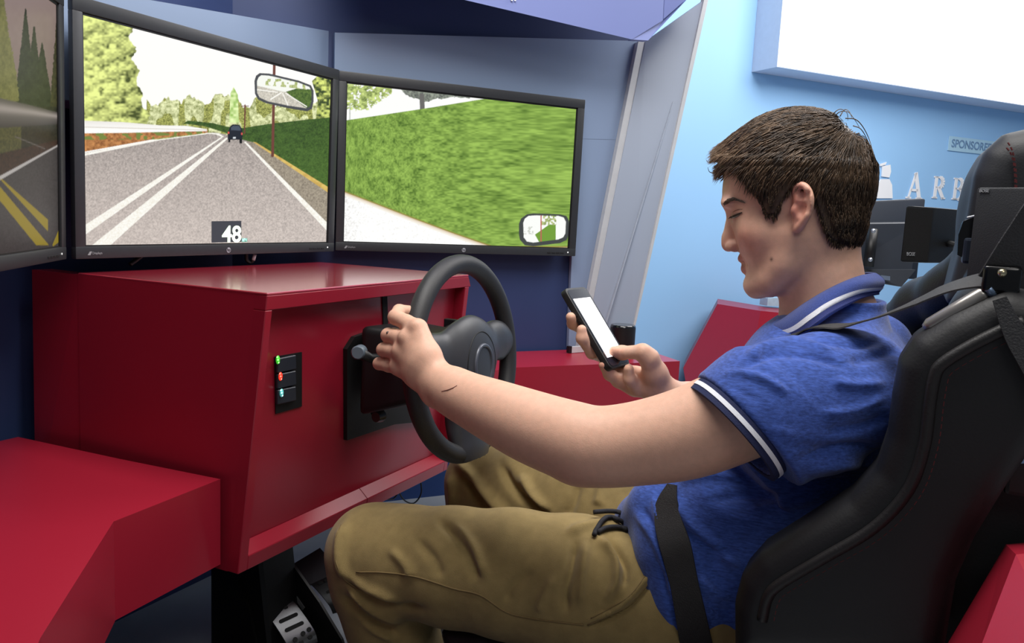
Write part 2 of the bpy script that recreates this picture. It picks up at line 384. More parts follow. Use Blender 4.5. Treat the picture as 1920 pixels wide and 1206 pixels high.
# ----------------------------------------------------------------- sponsor sign, ship emblem and lettering
def on_wall(pts, th=.006, K=KF-.002):
    bm = bmesh.new(); prism(bm, [PW(K, *p) for p in pts], -NN*th); return bm
def wall_matrix(p, K=KF): # local x along wall, y up, z towards the room
    return Matrix(((UU[0], 0, -NN[0], p[0]), (UU[1], 0, -NN[1], p[1]), (0, 1, 0, p[2]), (0, 0, 0, 1)))
sp = empty('sponsor_sign', PW(KF, 1778, 270)); tag(sp, 'small pale sign reading SPONSORED on the blue wall', 'sign')
tl = PW(KF-.002, 1780, 255); bl = PW(KF-.002, 1776, 282); hh = tl[2]-bl[2]
bm = bmesh.new(); prism(bm, [bl, bl+UU*.40, bl+UU*.40+_z*hh, bl+_z*hh], -NN*.004); obj('sign_plate', bm, mat('pale sign plate', (176, 214, 236), .5, var=.02), sp)
me = text_mesh('SPONSORED', hh*.78, .001, .0006, 'LEFT'); me.transform(wall_matrix(bl+UU*.02+_z*hh*.5-NN*.0055)); obj('lettering', me, mat('grey blue ink', (112, 146, 182), .6), sp)
wl = mat('white wall letters', (250, 250, 252), .5, var=0)
lg = empty('wall_lettering', PW(KF, 1700, 372)); tag(lg, 'white serif capitals ARB standing out on the blue wall', 'lettering')
pA = PW(KF-.002, 1697, 371); pB = PW(KF-.002, 1735, 373); capH = (PW(KF-.002, 1717, 323)-PW(KF-.002, 1717, 372))[2]
def stroke(bm, a, b, w, O, hc):
    a, b = np.array(a, float), np.array(b, float); d = (b-a)/np.linalg.norm(b-a); n = np.array([-d[1], d[0]])*w*.58
    prism(bm, [O+(UU*q[0]+_z*q[1])*hc for q in (a-n, b-n, b+n, a+n)], -NN*.003)
def arc_strokes(bm, c, rx, ry, w, O, hc, t0=-90, t1=90, n=9):
    T = np.radians(np.linspace(t0, t1, n)); P = [(c[0]+rx*math.cos(t), c[1]+ry*math.sin(t)) for t in T]
    for p, q, k in zip(P[:-1], P[1:], range(n)): stroke(bm, p, q, w*(.55+.75*math.cos((T[k]+T[k+1])/2)), O, hc)
def letter(ch, O, hc):
    bm = bmesh.new()
    if ch == 'A':
        stroke(bm, (.12, 0), (.42, 1), .09, O, hc); stroke(bm, (.40, 1), (.74, 0), .17, O, hc); stroke(bm, (.22, .33), (.62, .33), .08, O, hc)
        stroke(bm, (-.02, .025), (.28, .025), .06, O, hc); stroke(bm, (.55, .025), (.9, .025), .06, O, hc)
    else:
        stroke(bm, (.16, 0), (.16, 1), .17, O, hc); stroke(bm, (-.02, .03), (.34, .03), .06, O, hc); stroke(bm, (-.02, .97), (.4, .97), .06, O, hc)
        arc_strokes(bm, (.38, .74), .24, .23, .17, O, hc); stroke(bm, (.16, .51), (.42, .51), .06, O, hc)
        if ch == 'R': stroke(bm, (.36, .5), (.72, .02), .17, O, hc); stroke(bm, (.62, .03), (.88, .03), .06, O, hc)
        else: arc_strokes(bm, (.4, .27), .28, .25, .17, O, hc); stroke(bm, (.16, .03), (.44, .03), .06, O, hc)
    return bm
for ch, u, v, sc in (('A', 1698, 371.5, 1.0), ('R', 1747, 371.5, .86), ('B', 1784, 374, .86)):
    o = obj('letter', letter(ch, PW(KF-.002, u, v), capH*sc), wl, lg); o['label'] = 'white capital letter '+ch
em = empty('ship_emblem', PW(KF, 1658, 372)); tag(em, 'white sailing ship emblem on the blue wall beside the letters', 'emblem')
obj('pennant', on_wall([(1648, 308), (1661, 304), (1659, 309), (1649, 312)]), wl, em)
obj('upper_sail', on_wall([(1653, 312), (1668, 309), (1669, 322), (1666, 333), (1652, 331)]), wl, em)
obj('lower_sail', on_wall([(1650, 336), (1666, 336), (1671, 347), (1672, 372), (1640, 372), (1643, 350)]), wl, em)
# ----------------------------------------------------------------- red consoles of the rig
CW = .291
def fy(z): return .82+.055*(1.02-z)/.435                       # sloping front of the dashboard
con = empty('dashboard_console', (0, .95, .585)); tag(con, 'big red lacquered dashboard box carrying the steering wheel', 'dashboard')
# carcass: plan A-B-E-Dback-D, slightly flared to the right
zt, zb = 1.02, .585
def xr(z): return CW+.003+.032*min(1, (zt-z)/.14)
topA = [(-CW, fy(zt)), (CW, fy(zt)), (.285, 1.205), (-.262, 1.217), (-.301, 1.218)]
bm = bmesh.new()
inset = .022
lo = [(-CW, fy(zb)+inset), (xr(zb), fy(zb)+inset), (.32, 1.205), (-.262, 1.217), (-.305, 1.218)]
v1 = [bm.verts.new((x, y+(.001 if i < 2 else 0)+(inset if i < 2 else 0), zt-.0)) for i, (x, y) in enumerate(topA)]
v0 = [bm.verts.new((x, y, zb)) for x, y in lo]
for i in range(5): bm.faces.new((v0[i], v0[(i+1) % 5], v1[(i+1) % 5], v1[i]))
bm.faces.new(v1); bm.faces.new(v0[::-1]); obj('carcass', bm, red_m, con)
bm = bmesh.new(); hexa(bm, [(-.302, 1.215, zb), (-.27, 1.215, zb), (-.27, 1.33, zb), (-.312, 1.33, zb), (-.3005, 1.215, zt), (-.27, 1.215, zt), (-.27, 1.33, zt), (-.305, 1.33, zt)]); obj('side_cheek', bm, red_m, con)
bm = bmesh.new(); prism(bm, [(x, y, zt-.001) for x, y in topA], (0, 0, .004)); bev(bm, .0012, 1); obj('top_board', bm, red_top, con)
def front_bar(name, quad, d=inset+.003):
    """quad in (x,z) on the front plane, sticking back to the carcass"""
    bm = bmesh.new(); F = [(x, fy(z), z) for x, z in quad]; Bk = [(x, fy(z)+d, z) for x, z in quad]; hexa(bm, Bk+F); bev(bm, .0012, 1); return obj(name, bm, red_m, con)
zi, zbi = .997, .612
front_bar('top_rail', [(-CW, zi), (CW+.016, zi), (CW, zt-.001), (-CW, zt-.001)])
front_bar('side_stile', [(-CW, zb), (-CW+.019, zb), (-CW+.014, zi), (-CW, zi)])
front_bar('side_stile', [(xr(zb)-.016, zb), (xr(zb), zb), (xr(zi), zi), (xr(zi)-.016, zi)])
# bottom ledge, bevelled on top
for xa, xb in ((-CW+.019, .03), (.0305, xr(zb)-.016)):
    bm = bmesh.new(); hexa(bm, [(xa, fy(zb)+.02, zb), (xa, fy(zb), zb), (xb, fy(zb), zb), (xb, fy(zb)+.02, zb), (xa, fy(.63)+.022, .626), (xa, fy(.61), .609), (xb, fy(.61), .609), (xb, fy(.63)+.022, .626)]); bev(bm, .001, 1); obj('bottom_ledge', bm, red_m, con)
def fp(u, v, off=inset): # point on the recessed front panel under a pixel
    return PP((0, .82+off, 1.02), (0, 1, .055/.435), u, v)
# dark slot above the column
def panel_quad(pxs, off, th):
    bm = bmesh.new(); prism(bm, [fp(u, v, off) for u, v in pxs], (0, -th, 0)); return bm
obj('slot', panel_quad([(716, 556), (725, 555), (728, 640), (719, 640)], inset, .0015), mat('slot black', (8, 8, 9), .8), con)
# switch panel
sw = obj('switch_recess', panel_quad([(514, 669), (565, 660), (565, 762), (516, 776)], inset, .0015), mat('recess black', (10, 11, 13), .6), con)
for i, (c, ec) in enumerate((((38, 120, 40), (90, 255, 70)), ((120, 20, 18), (255, 60, 40)), ((30, 95, 100), (120, 235, 230)))):
    y0 = 671+i*29.5
    sb = panel_quad([(516, y0+1), (550, y0-7+1), (551, y0+20), (516, y0+28)], inset-.0015, .006); bev(sb, .0012, 1)
    k = obj('rocker_switch', sb, mat('switch charcoal', (44, 48, 58), .4), con)
    cu_, cv_ = (521, 675) if i == 0 else ((526, 706) if i == 1 else (528, 737))
    bm = bmesh.new(); c0 = fp(cu_, cv_, inset-.008); bmesh.ops.create_uvsphere(bm, u_segments=12, v_segments=8, radius=1, matrix=Matrix.Translation(V(c0)) @ Matrix.Diagonal((.0042, .0016, .0068, 1)))
    o = obj('indicator_light', bm, mat('indicator %d' % i, ec, .3, emit=(.22, .75, .16)[i], var=.2, scale=300), k, smooth=True); o['label'] = ('green', 'red', 'teal')[i]+' lit indicator'
    for j in range(3):
        bm = bmesh.new(); c1 = fp(cu_-1+j*1.2, cv_-5+j*5, inset-.0095); bmesh.ops.create_uvsphere(bm, u_segments=8, v_segments=6, radius=.0014, matrix=Matrix.Translation(V(c1))); obj('glint', bm, mat('glint %d' % i, [min(255, a+70) for a in ec], .3, emit=1.5, var=0), k, smooth=True)
# wings
def wing(name, plan, z0, z1, label):
    bm = bmesh.new(); prism(bm, [(x, y, z1) for x, y in plan], (0, 0, z0-z1)); bmesh.ops.triangulate(bm, faces=[f for f in bm.faces if len(f.verts) > 4])
    bev(bm, .0014, 1) if False else None
    return tag(obj(name, bm, red_m), label, 'console')
wing('side_console', [(-.302, .90), (-.494, .886), (-.715, .698), (-.95, .45), (-1.25, .55), (-1.20, .80), (-.62, 1.27), (-.55, 1.335), (-.335, 1.335), (-.320, 1.1)], .60, .735, 'low red side console in front of the camera below the left screen')
rw = wing('side_console', [(.345, .86), (.52, .835), (.905, .522), (1.0, .625), (.865, .825), (.755, .91), (.36, 1.222), (.33, 1.20)], .62, .79, 'low red side console behind the steering wheel and phone')
# small clip at the foot of the silver edge, and a black canister speaker, both on the right-hand console
bm = bmesh.new(); p = PZ(.791, 1062, 661); q = PZ(.791, 1090, 659); w = q-p
cl_ = empty('panel_clip', (p+q)/2); tag(cl_, 'small silver clip at the foot of the frosted panel', 'clip')
bm = bmesh.new(); prism(bm, [p, p+w*.18, p+w*.18+_z*.018, p+_z*.018], (-.006, -.010, 0)); obj('end_cap', bm, black_p, cl_)
bm = bmesh.new(); prism(bm, [p+w*.18, q, q+_z*.016, p+w*.18+_z*.016], (-.006, -.010, 0)); obj('clip_body', bm, silver, cl_)
c = PZ(.791, 1165, 664); can = empty('canister_speaker', c); tag(can, 'small black canister with glossy rim behind the phone', 'speaker')
bm = bmesh.new(); tube(bm, [c, c+_z*.074], .034, 32); obj('canister_body', bm, black_p, can, angle=40)
bm = bmesh.new(); tube(bm, [c+_z*.0742, c+_z*.078, c+_z*.0805], [.034, .0335, .031], 32); obj('rim_lid', bm, mat('gloss rim', (22, 24, 28), .12, coat=.6), can, angle=40)
# red block of the next station, by the far wall, with a small pale card on it
def pk(u, v, K): return PW(K, u, v)
K2 = 1.95
ft = [pk(1345, 570, K2), pk(1426, 583, K2), pk(1416, 640, K2), pk(1400, 800, K2), pk(1300, 800, K2), pk(1281, 690, K2)]
nb = empty('console_block', ft[0]*[1, 1, 0]+[0, 0, FZ]); tag(nb, 'slanted red block against the far blue wall beyond the phone', 'console')
rd_ = ray(1345, 570)*[1, 1, 0]; rd_ = rd_/np.linalg.norm(rd_)*.24
bm = bmesh.new(); prism(bm, ft, rd_); bmesh.ops.triangulate(bm, faces=[f for f in bm.faces if len(f.verts) > 4]); obj('block', bm, mat('red lacquer shaded facet', (150, 36, 62), .35, var=.02), nb)  # duller copy of the red, facet shade put into the colour
bm = bmesh.new(); prism(bm, [pk(1426, 583, K2), pk(1520, 592, K2-.05), pk(1520, 800, K2-.05), pk(1400, 800, K2), pk(1416, 640, K2)], rd_); bmesh.ops.triangulate(bm, faces=[f for f in bm.faces if len(f.verts) > 4]); obj('side_block', bm, red_m, nb)
cp = pk(1424, 571, 2.12); 
bm = bmesh.new(); prism(bm, [cp, cp+UU*.12-_z*.004, cp+UU*.12+_z*.035, cp+_z*.035], -NN*.05); tag(obj('pale_card_box', bm, mat('pale card', (170, 196, 214), .5, var=.1)), 'small pale grey box on the far red block under his chin', 'box')
# red block close to the camera at lower right
nr = empty('console_block', PD(.66, 1860, 1206)); tag(nr, 'red block with a sharp ridge in the lower right foreground', 'console')
d0 = .70
ridge = [PD(d0, 1905, 1040), PD(d0*.93, 1838, 1215), PD(d0*.90, 1815, 1290)]
tl_ = [PD(d0*1.12, 1886, 1021), PD(d0*1.14, 1772, 1215), PD(d0*1.14, 1730, 1290)]
right = [PD(d0*.99, 1990, 1030), PD(d0*.86, 1990, 1215), PD(d0*.84, 1990, 1290)]
topr = PD(d0*1.14, 1990, 1012)
bm = bmesh.new(); vv = [bm.verts.new(V(p)) for p in tl_+ridge+right+[topr]]
low = [bm.verts.new((p[0], p[1], FZ)) for p in (tl_[2], ridge[2], right[2])]
back = bm.verts.new((topr[0]+.03, topr[1], FZ))
for f in ((0, 1, 4, 3), (1, 2, 5, 4), (3, 4, 7, 6), (4, 5, 8, 7), (0, 3, 6, 9)): bm.faces.new([vv[i] for i in f])
bm.faces.new((vv[2], low[0], low[1], vv[5])); bm.faces.new((vv[5], low[1], low[2], vv[8])); bm.faces.new((vv[0], vv[9], back)); bm.faces.new((vv[0], back, low[0], vv[2], vv[1])); bm.faces.new((vv[9], vv[6], vv[7], vv[8], low[2], back)); bm.faces.new((low[0], back, low[2], low[1]))
obj('ridged_block', bm, red_m, nr)
# ================================================================= monitors
bez = mat('monitor bezel', (48, 50, 54), .42, var=.05, scale=120)
bez_d = mat('monitor shell', (22, 23, 26), .5, var=.05, scale=120)
SCM = 1.085
MW, MH = .59*SCM, .374*SCM
ML, MR_, MT, MB_ = .0165*SCM, .0185*SCM, .021*SCM, .0185*SCM     # bezel widths: left, right, top, bottom
def L(c): return lin(c)
def mixc(a, b, t): t = np.clip(t, 0, 1)[..., None]; return a*(1-t)+b*t
def below(u, v, pts):  # v below a polyline given by points sorted in u
    P = np.array(pts, float); return v-np.interp(u, P[:, 0], P[:, 1])
def seg_dist(u, v, a, b):
    d = np.array(b, float)-a; t = np.clip(((u-a[0])*d[0]+(v-a[1])*d[1])/(d@d), 0, 1); return np.hypot(u-a[0]-t*d[0], v-a[1]-t*d[1]), t
def inpoly(u, v, P):
    s = np.zeros(u.shape, bool); P = np.array(P, float)
    for i in range(len(P)):
        a, b = P[i], P[i-1]; c = (a[1] > v) != (b[1] > v); s ^= c & (u < (b[0]-a[0])*(v-a[1])/((b[1]-a[1]) or 1e-9)+a[0])
    return s
def rrect(u, v, quad, r=.25):  # signed rounded-ness inside a quad: returns local coords
    P = np.array(quad, float); x = u; y = v
    # bilinear inverse (approx. affine + correction)
    o = P[0]; e1 = P[1]-P[0]; e2 = P[3]-P[0]; D = e1[0]*e2[1]-e1[1]*e2[0]
    a = ((u-o[0])*e2[1]-(v-o[1])*e2[0])/D; b = (e1[0]*(v-o[1])-e1[1]*(u-o[0]))/D; return a, b
def paint_center(u, v):
    n1 = vnoise(u/2.1, v/2.1, 1); n2 = vnoise(u/5, v/4, 2); n3 = vnoise(u/1.6, v/1.5, 3); n4 = vnoise(u/9, v/14, 4)
    C = np.ones(u.shape+(3,))*L((253, 251, 246))
    # distant tree line
    hgt = 206-26*vnoise(u/13, u*0, 8)-9*vnoise(u/4, v/30, 9)
    band = (u > 275) & (v > hgt) & (v < 262)
    cc = mixc(L((120, 130, 62)), L((246, 250, 196)), n2*.75+n3*.55-.1); C[band] = cc[band]
    dark = band & (vnoise(u/11, v/40, 10) > .6); C[dark] = mixc(L((86, 92, 44)), L((196, 200, 110)), n3)[dark]
    rt = inpoly(u, v, [(585, 152), (600, 138), (624, 136), (624, 228), (592, 226), (596, 190)]); C[rt] = mixc(L((58, 74, 40)), L((228, 240, 130)), n2*1.2-.15+.35*(n1-.5))[rt]
    poplar = inpoly(u, v, [(430, 230), (432, 175), (438, 163), (446, 178), (448, 230)]); C[poplar] = mixc(L((150, 190, 90)), L((240, 255, 190)), n2)[poplar]
    # big conifer
    edge = np.interp(v, [0, 20, 60, 120, 170, 205, 228, 240], [228, 236, 246, 254, 262, 272, 280, 281])+5*np.sin(v/6.5)+5*(n2-.5)
    tr = (u < edge) & (v < 240)
    b1 = vnoise(u/10, v/8, 21); b2 = vnoise(u/4.5, v/3.5, 22); t = .55*b1+.6*b2
    lump = np.sin((u*.35+v*.9)/5.2+4*b1)*.5+.5
    C[tr] = mixc(L((74, 84, 40)), L((238, 248, 150)), (t*1.0+lump*.5-.42+np.clip((252-u)/260, 0, .35)))[tr]
    # green bank on the right
    bank = inpoly(u, v, [(344, 232), (352, 226), (400, 231), (428, 238), (456, 240), (500, 233), (560, 226), (630, 219), (630, 366), (470, 266), (454, 264), (420, 248), (380, 236)])
    C[bank] = (mixc(L((36, 56, 26)), L((84, 116, 52)), n3*.6+n2*.35+np.clip((v-250)/300, 0, .3)))[bank]
    # brown verge + guard rail
    verge = (below(u, v, [(150, 248), (390, 243)]) > 0) & (below(u, v, [(150, 286), (300, 259), (388, 249)]) < 0) & (u < 392)
    C[verge] = mixc(L((112, 66, 36)), L((214, 150, 92)), n2*.7+n3*.4)[verge]
    g2 = verge & (vnoise(u/7, v/6, 33) > .6) & (v < 262); C[g2] = L((120, 134, 66))
    up = [(150, 226), (230, 229), (300, 235), (350, 236), (385, 242)]; dn = [(150, 250), (240, 249), (320, 247), (385, 246)]
    rail = (below(u, v, up) > 0) & (below(u, v, dn) < 0) & (u < 388); C[rail] = mixc(L((232, 228, 222)), L((255, 254, 250)), (v-226)/20)[rail]
    rl = rail & (np.abs(below(u, v, [(150, 238), (385, 244)])) < .8); C[rl] = L((214, 208, 198))
    # road
    road = inpoly(u, v, [(150, 288), (300, 262), (386, 251), (400, 248), (418, 251), (462, 264), (640, 450), (640, 480), (150, 480)])
    asphalt = mixc(L((138, 130, 126)), L((214, 202, 194)), .45*n1+.4*n3+np.clip((v-300)/420, -.1, .32)); C[road] = asphalt[road]
    sh = inpoly(u, v, [(462, 264), (476, 267), (640, 372), (640, 452)]); C[sh] = mixc(L((120, 110, 98)), L((190, 178, 158)), .5*n1+.4*n3)[sh]
    yl = inpoly(u, v, [(474, 266), (480, 267), (640, 366), (640, 378)]); C[yl] = mixc(L((196, 160, 84)), L((226, 196, 110)), n2)[yl]
    for P in ([(150, 289), (300, 261), (388, 250), (388, 251.5), (300, 263), (150, 294)], [(415, 257), (420, 256), (160, 440), (150, 436), (150, 428)], [(424, 258), (428, 259), (205, 462), (160, 470)], [(457, 266), (461, 266), (640, 444), (640, 462)], [(385, 249), (410, 250), (420, 256), (416, 257), (404, 252), (385, 250.5)]):
        m = inpoly(u, v, P); C[m] = mixc(L((238, 232, 218)), L((255, 255, 250)), n3)[m]
    # utility pole
    for a, b, w in (((514.5, 112), (511, 292), 2.6), ((499, 112), (532, 122), 1.7), ((503, 118), (524, 112), .9), ((459.5, 197), (458.5, 250), 1.2), ((452, 199), (466, 199), .8)):
        d, _ = seg_dist(u, v, a, b); m = d < w; C[m] = L((112, 66, 56))
    # car ahead
    car = inpoly(u, v, [(431, 238), (436, 233), (449, 234), (453, 240), (455, 250), (454, 262), (427, 262), (427, 250)]); C[car] = L((34, 38, 48))
    gl = inpoly(u, v, [(433, 239), (437, 236), (448, 236), (451, 241), (451, 245), (433, 244)]); C[gl] = L((74, 84, 98))
    for P in ([(428, 261), (432, 261), (432, 267), (428, 267)], [(449, 261), (454, 261), (454, 269), (449, 269)]): C[inpoly(u, v, P)] = L((22, 22, 24))
    for P, c in (([(427, 247), (430, 247), (430, 251), (427, 251)], (220, 90, 80)), ([(452, 249), (455, 249), (455, 253), (452, 253)], (220, 90, 80)), ([(437, 257), (442, 257), (442, 260), (437, 260)], (220, 225, 230))): C[inpoly(u, v, P)] = L(c)
    # rear-view mirror
    fr = [(477, 152), (480, 142), (487, 137), (505, 138), (560, 151), (583, 160), (588, 170), (588, 190), (585, 204), (576, 209), (540, 203), (500, 194), (484, 187), (478, 176)]
    inn = [(482, 152), (485, 145), (490, 141), (505, 142), (560, 155), (580, 163), (584, 171), (584, 190), (581, 200), (574, 203), (540, 198), (502, 190), (487, 183), (482, 174)]
    m = inpoly(u, v, fr); C[m] = L((74, 76, 80))
    m = inpoly(u, v, inn); C[m] = L((244, 246, 238))
    mm = m & (below(u, v, [(480, 160), (530, 172), (590, 176)]) > 0); C[mm] = mixc(L((176, 172, 160)), L((226, 220, 206)), n3)[mm]
    mg = m & inpoly(u, v, [(536, 172), (556, 166), (590, 168), (590, 210), (570, 200)]); C[mg] = mixc(L((52, 78, 36)), L((104, 130, 60)), n3)[mg]
    mt = m & (below(u, v, [(480, 158), (540, 164), (590, 170)]) < 0) & (vnoise(u/5, v/6, 44) > .52) & (v > 148); C[mt] = mixc(L((130, 150, 80)), L((214, 220, 160)), n3)[mt]
    for a, b, w in (((508, 186), (527, 174), 1.2), ((540, 198), (530, 175), .9), ((575, 200), (536, 175), .9), ((482, 168), (520, 173), .9)):
        d, _ = seg_dist(u, v, a, b); C[m & (d < w)] = L((250, 248, 240))
    return C
def paint_right(u, v):
    x2 = u*.97+v*.12; y2 = v-.02*u
    s = np.clip((u-640)/430, 0, 1)
    n1 = vnoise(x2/(3+16*s), y2/2.4, 1); n2 = vnoise(x2/(7+22*s), y2/5.5, 2); n3 = vnoise(u/2, v/2, 3); n4 = vnoise(x2/(14+40*s), y2/12, 5)
    C = mixc(L((58, 92, 30)), L((160, 196, 92)), .55*n1+.38*n2+.38*n4-.12+.10*s)
    sky = below(u, v, [(640, 227), (800, 203), (929, 182), (1100, 150)]) < 0
    C[sky] = L((252, 252, 250))
    t1 = sky & (v < 204+10*(n3-.5)-np.clip((u-690)/1.5, 0, 60)) & (vnoise(u/6, v/5, 6)*.8+n3*.4 > .36) & (u < 735); C[t1] = mixc(L((84, 104, 50)), L((226, 244, 150)), n3*.5+vnoise(u/5, v/4, 7)*.7-.1)[t1]
    t2 = sky & (v < np.interp(u, [735, 760, 775, 800, 820, 850, 880, 905], [150, 176, 184, 190, 186, 182, 183, 178])+5*(vnoise(u/4, v/4, 8)-.5)); C[t2] = mixc(L((70, 72, 74)), L((168, 176, 160)), n3*.6+vnoise(u/5, v/5, 9)*.5-.1)[t2]
    for a, b, w, c in (((791, 180), (792, 206), 4.5, (108, 106, 104)), ((656, 195), (656, 224), .8, (170, 176, 166))):
        d, _ = seg_dist(u, v, a, b); m = (d < w) & (below(u, v, [(640, 227), (800, 203), (929, 182)]) < 0); C[m] = L(c)
    e = below(u, v, [(640, 358), (700, 381), (780, 412), (850, 438), (925, 464)])
    rd = e > 0; C[rd] = mixc(L((196, 192, 188)), L((255, 255, 253)), n3*1.2+.25+np.clip((u-640)/120, 0, .4))[rd]
    ln = (e > -1.5) & (e < 7); C[ln] = mixc(L((206, 178, 140)), L((246, 240, 228)), (e+1)/6)[ln]
    ln = (e > -2.5) & (e < 0); C[ln] = L((150, 140, 70))
    # wing mirror
    fr = [(973, 420), (977, 410), (988, 402), (1000, 400), (1050, 402), (1062, 405), (1067, 414), (1067, 440), (1062, 450), (1050, 456), (1000, 462), (984, 460), (975, 450), (973, 440)]
    inn = [(981, 418), (984, 410), (991, 405), (1003, 404), (1047, 405), (1057, 408), (1061, 416), (1060, 438), (1056, 445), (1047, 449), (1000, 455), (988, 453), (982, 445)]
    C[inpoly(u, v, fr)] = L((70, 74, 74))
    m = inpoly(u, v, inn); C[m] = L((250, 252, 248))
    q = m & inpoly(u, v, [(1003, 440), (1030, 421), (1042, 421), (1042, 460), (1014, 460)]); C[q] = L((116, 158, 62))
    q = m & (u > 1014) & (u < 1043) & (v < 422) & (vnoise(u/3, v/3, 12) > .4); C[q] = mixc(L((120, 140, 80)), L((206, 216, 150)), n3)[q]
    q = m & (np.abs(u-1014.5) < 1.1); C[q] = L((190, 96, 92))
    q = m & (u < 1000) & (v > 425) & (v < 440) & (n3 > .6); C[q] = L((206, 210, 200))
    return C
def paint_left(u, v):
    n1 = vnoise(u/2.2, v/2.2, 1); n2 = vnoise(u/6, v/9, 2); n3 = vnoise(u/1.6, v/1.6, 3)
    C = mixc(L((134, 110, 106)), L((168, 146, 140)), (220-v)/230+.2*n2)
    trees = [((48, 16), 36, 205, 14), ((64, 50), 52, 205, 13), ((79, 80), 66, 205, 14)]
    for (tx, ty), x0, vb, w in trees:
        m = (v > ty) & (v < 230) & (np.abs(u-tx) < (v-ty)/(vb-ty)*w*1.5+1+2*(n3-.5)); C[m] = mixc(L((24, 30, 24)), L((66, 74, 52)), n2*.6+n1*.5-.2)[m]
    m = (u < np.interp(v, [0, 60, 130, 190], [8, 16, 30, 36])+4*(n1-.5)) & (v < 190); C[m] = mixc(L((96, 96, 48)), L((150, 146, 84)), n2*.6+n1*.5)[m]
    m = (u > np.interp(v, [0, 60, 130, 220], [108, 104, 99, 92])+3*(n1-.5)) & (v < 220); C[m] = mixc(L((44, 44, 26)), L((86, 82, 48)), n1)[m]
    lowv = (v > 200) & (u < 40); C[lowv] = mixc(L((62, 64, 34)), L((104, 100, 54)), n1)[lowv]
    lo2 = (v > 200) & (u >= 40); C[lo2] = mixc(L((26, 28, 22)), L((58, 56, 40)), n1)[lo2]
    m = below(u, v, [(-200, 262), (0, 288), (110, 262)]) > 0; C[m] = mixc(L((44, 28, 22)), L((78, 52, 40)), n1)[m]
    up = [(-300, 170), (0, 184), (60, 198), (112, 212)]; dn = [(-300, 246), (0, 240), (112, 233)]
    m = (below(u, v, up) > 0) & (below(u, v, dn) < 0); t = below(u, v, up)/(np.interp(u, [0, 112], [56, 21]))
    C[m] = (L((128, 118, 114))*(1-np.abs(t-.35)[..., None]*1.1)+L((190, 178, 172))*np.exp(-((t-.33)/.16)**2)[..., None]*.5)[m]
    road = below(u, v, [(-200, 440), (0, 338), (112, 272)]) > 0; C[road] = mixc(L((56, 52, 52)), L((84, 78, 78)), .5*n1+.5*n3)[road]
    m = np.abs(below(u, v, [(-200, 438), (0, 334), (112, 271)])) < np.interp(u, [0, 112], [4, 1.5]); C[m] = L((206, 200, 196))
    for P in ([(0, 336), (4, 336), (90, 412), (90, 434)], [(-20, 330), (0, 350), (92, 460), (68, 460), (-20, 352)], [(113, 424), (113, 452), (100, 462), (98, 460)]): m = inpoly(u, v, P); C[m] = L((168, 146, 38))
    d, _ = seg_dist(u, v, (28, 256), (84, 279)); C[d < .8] = L((120, 112, 106))
    return C
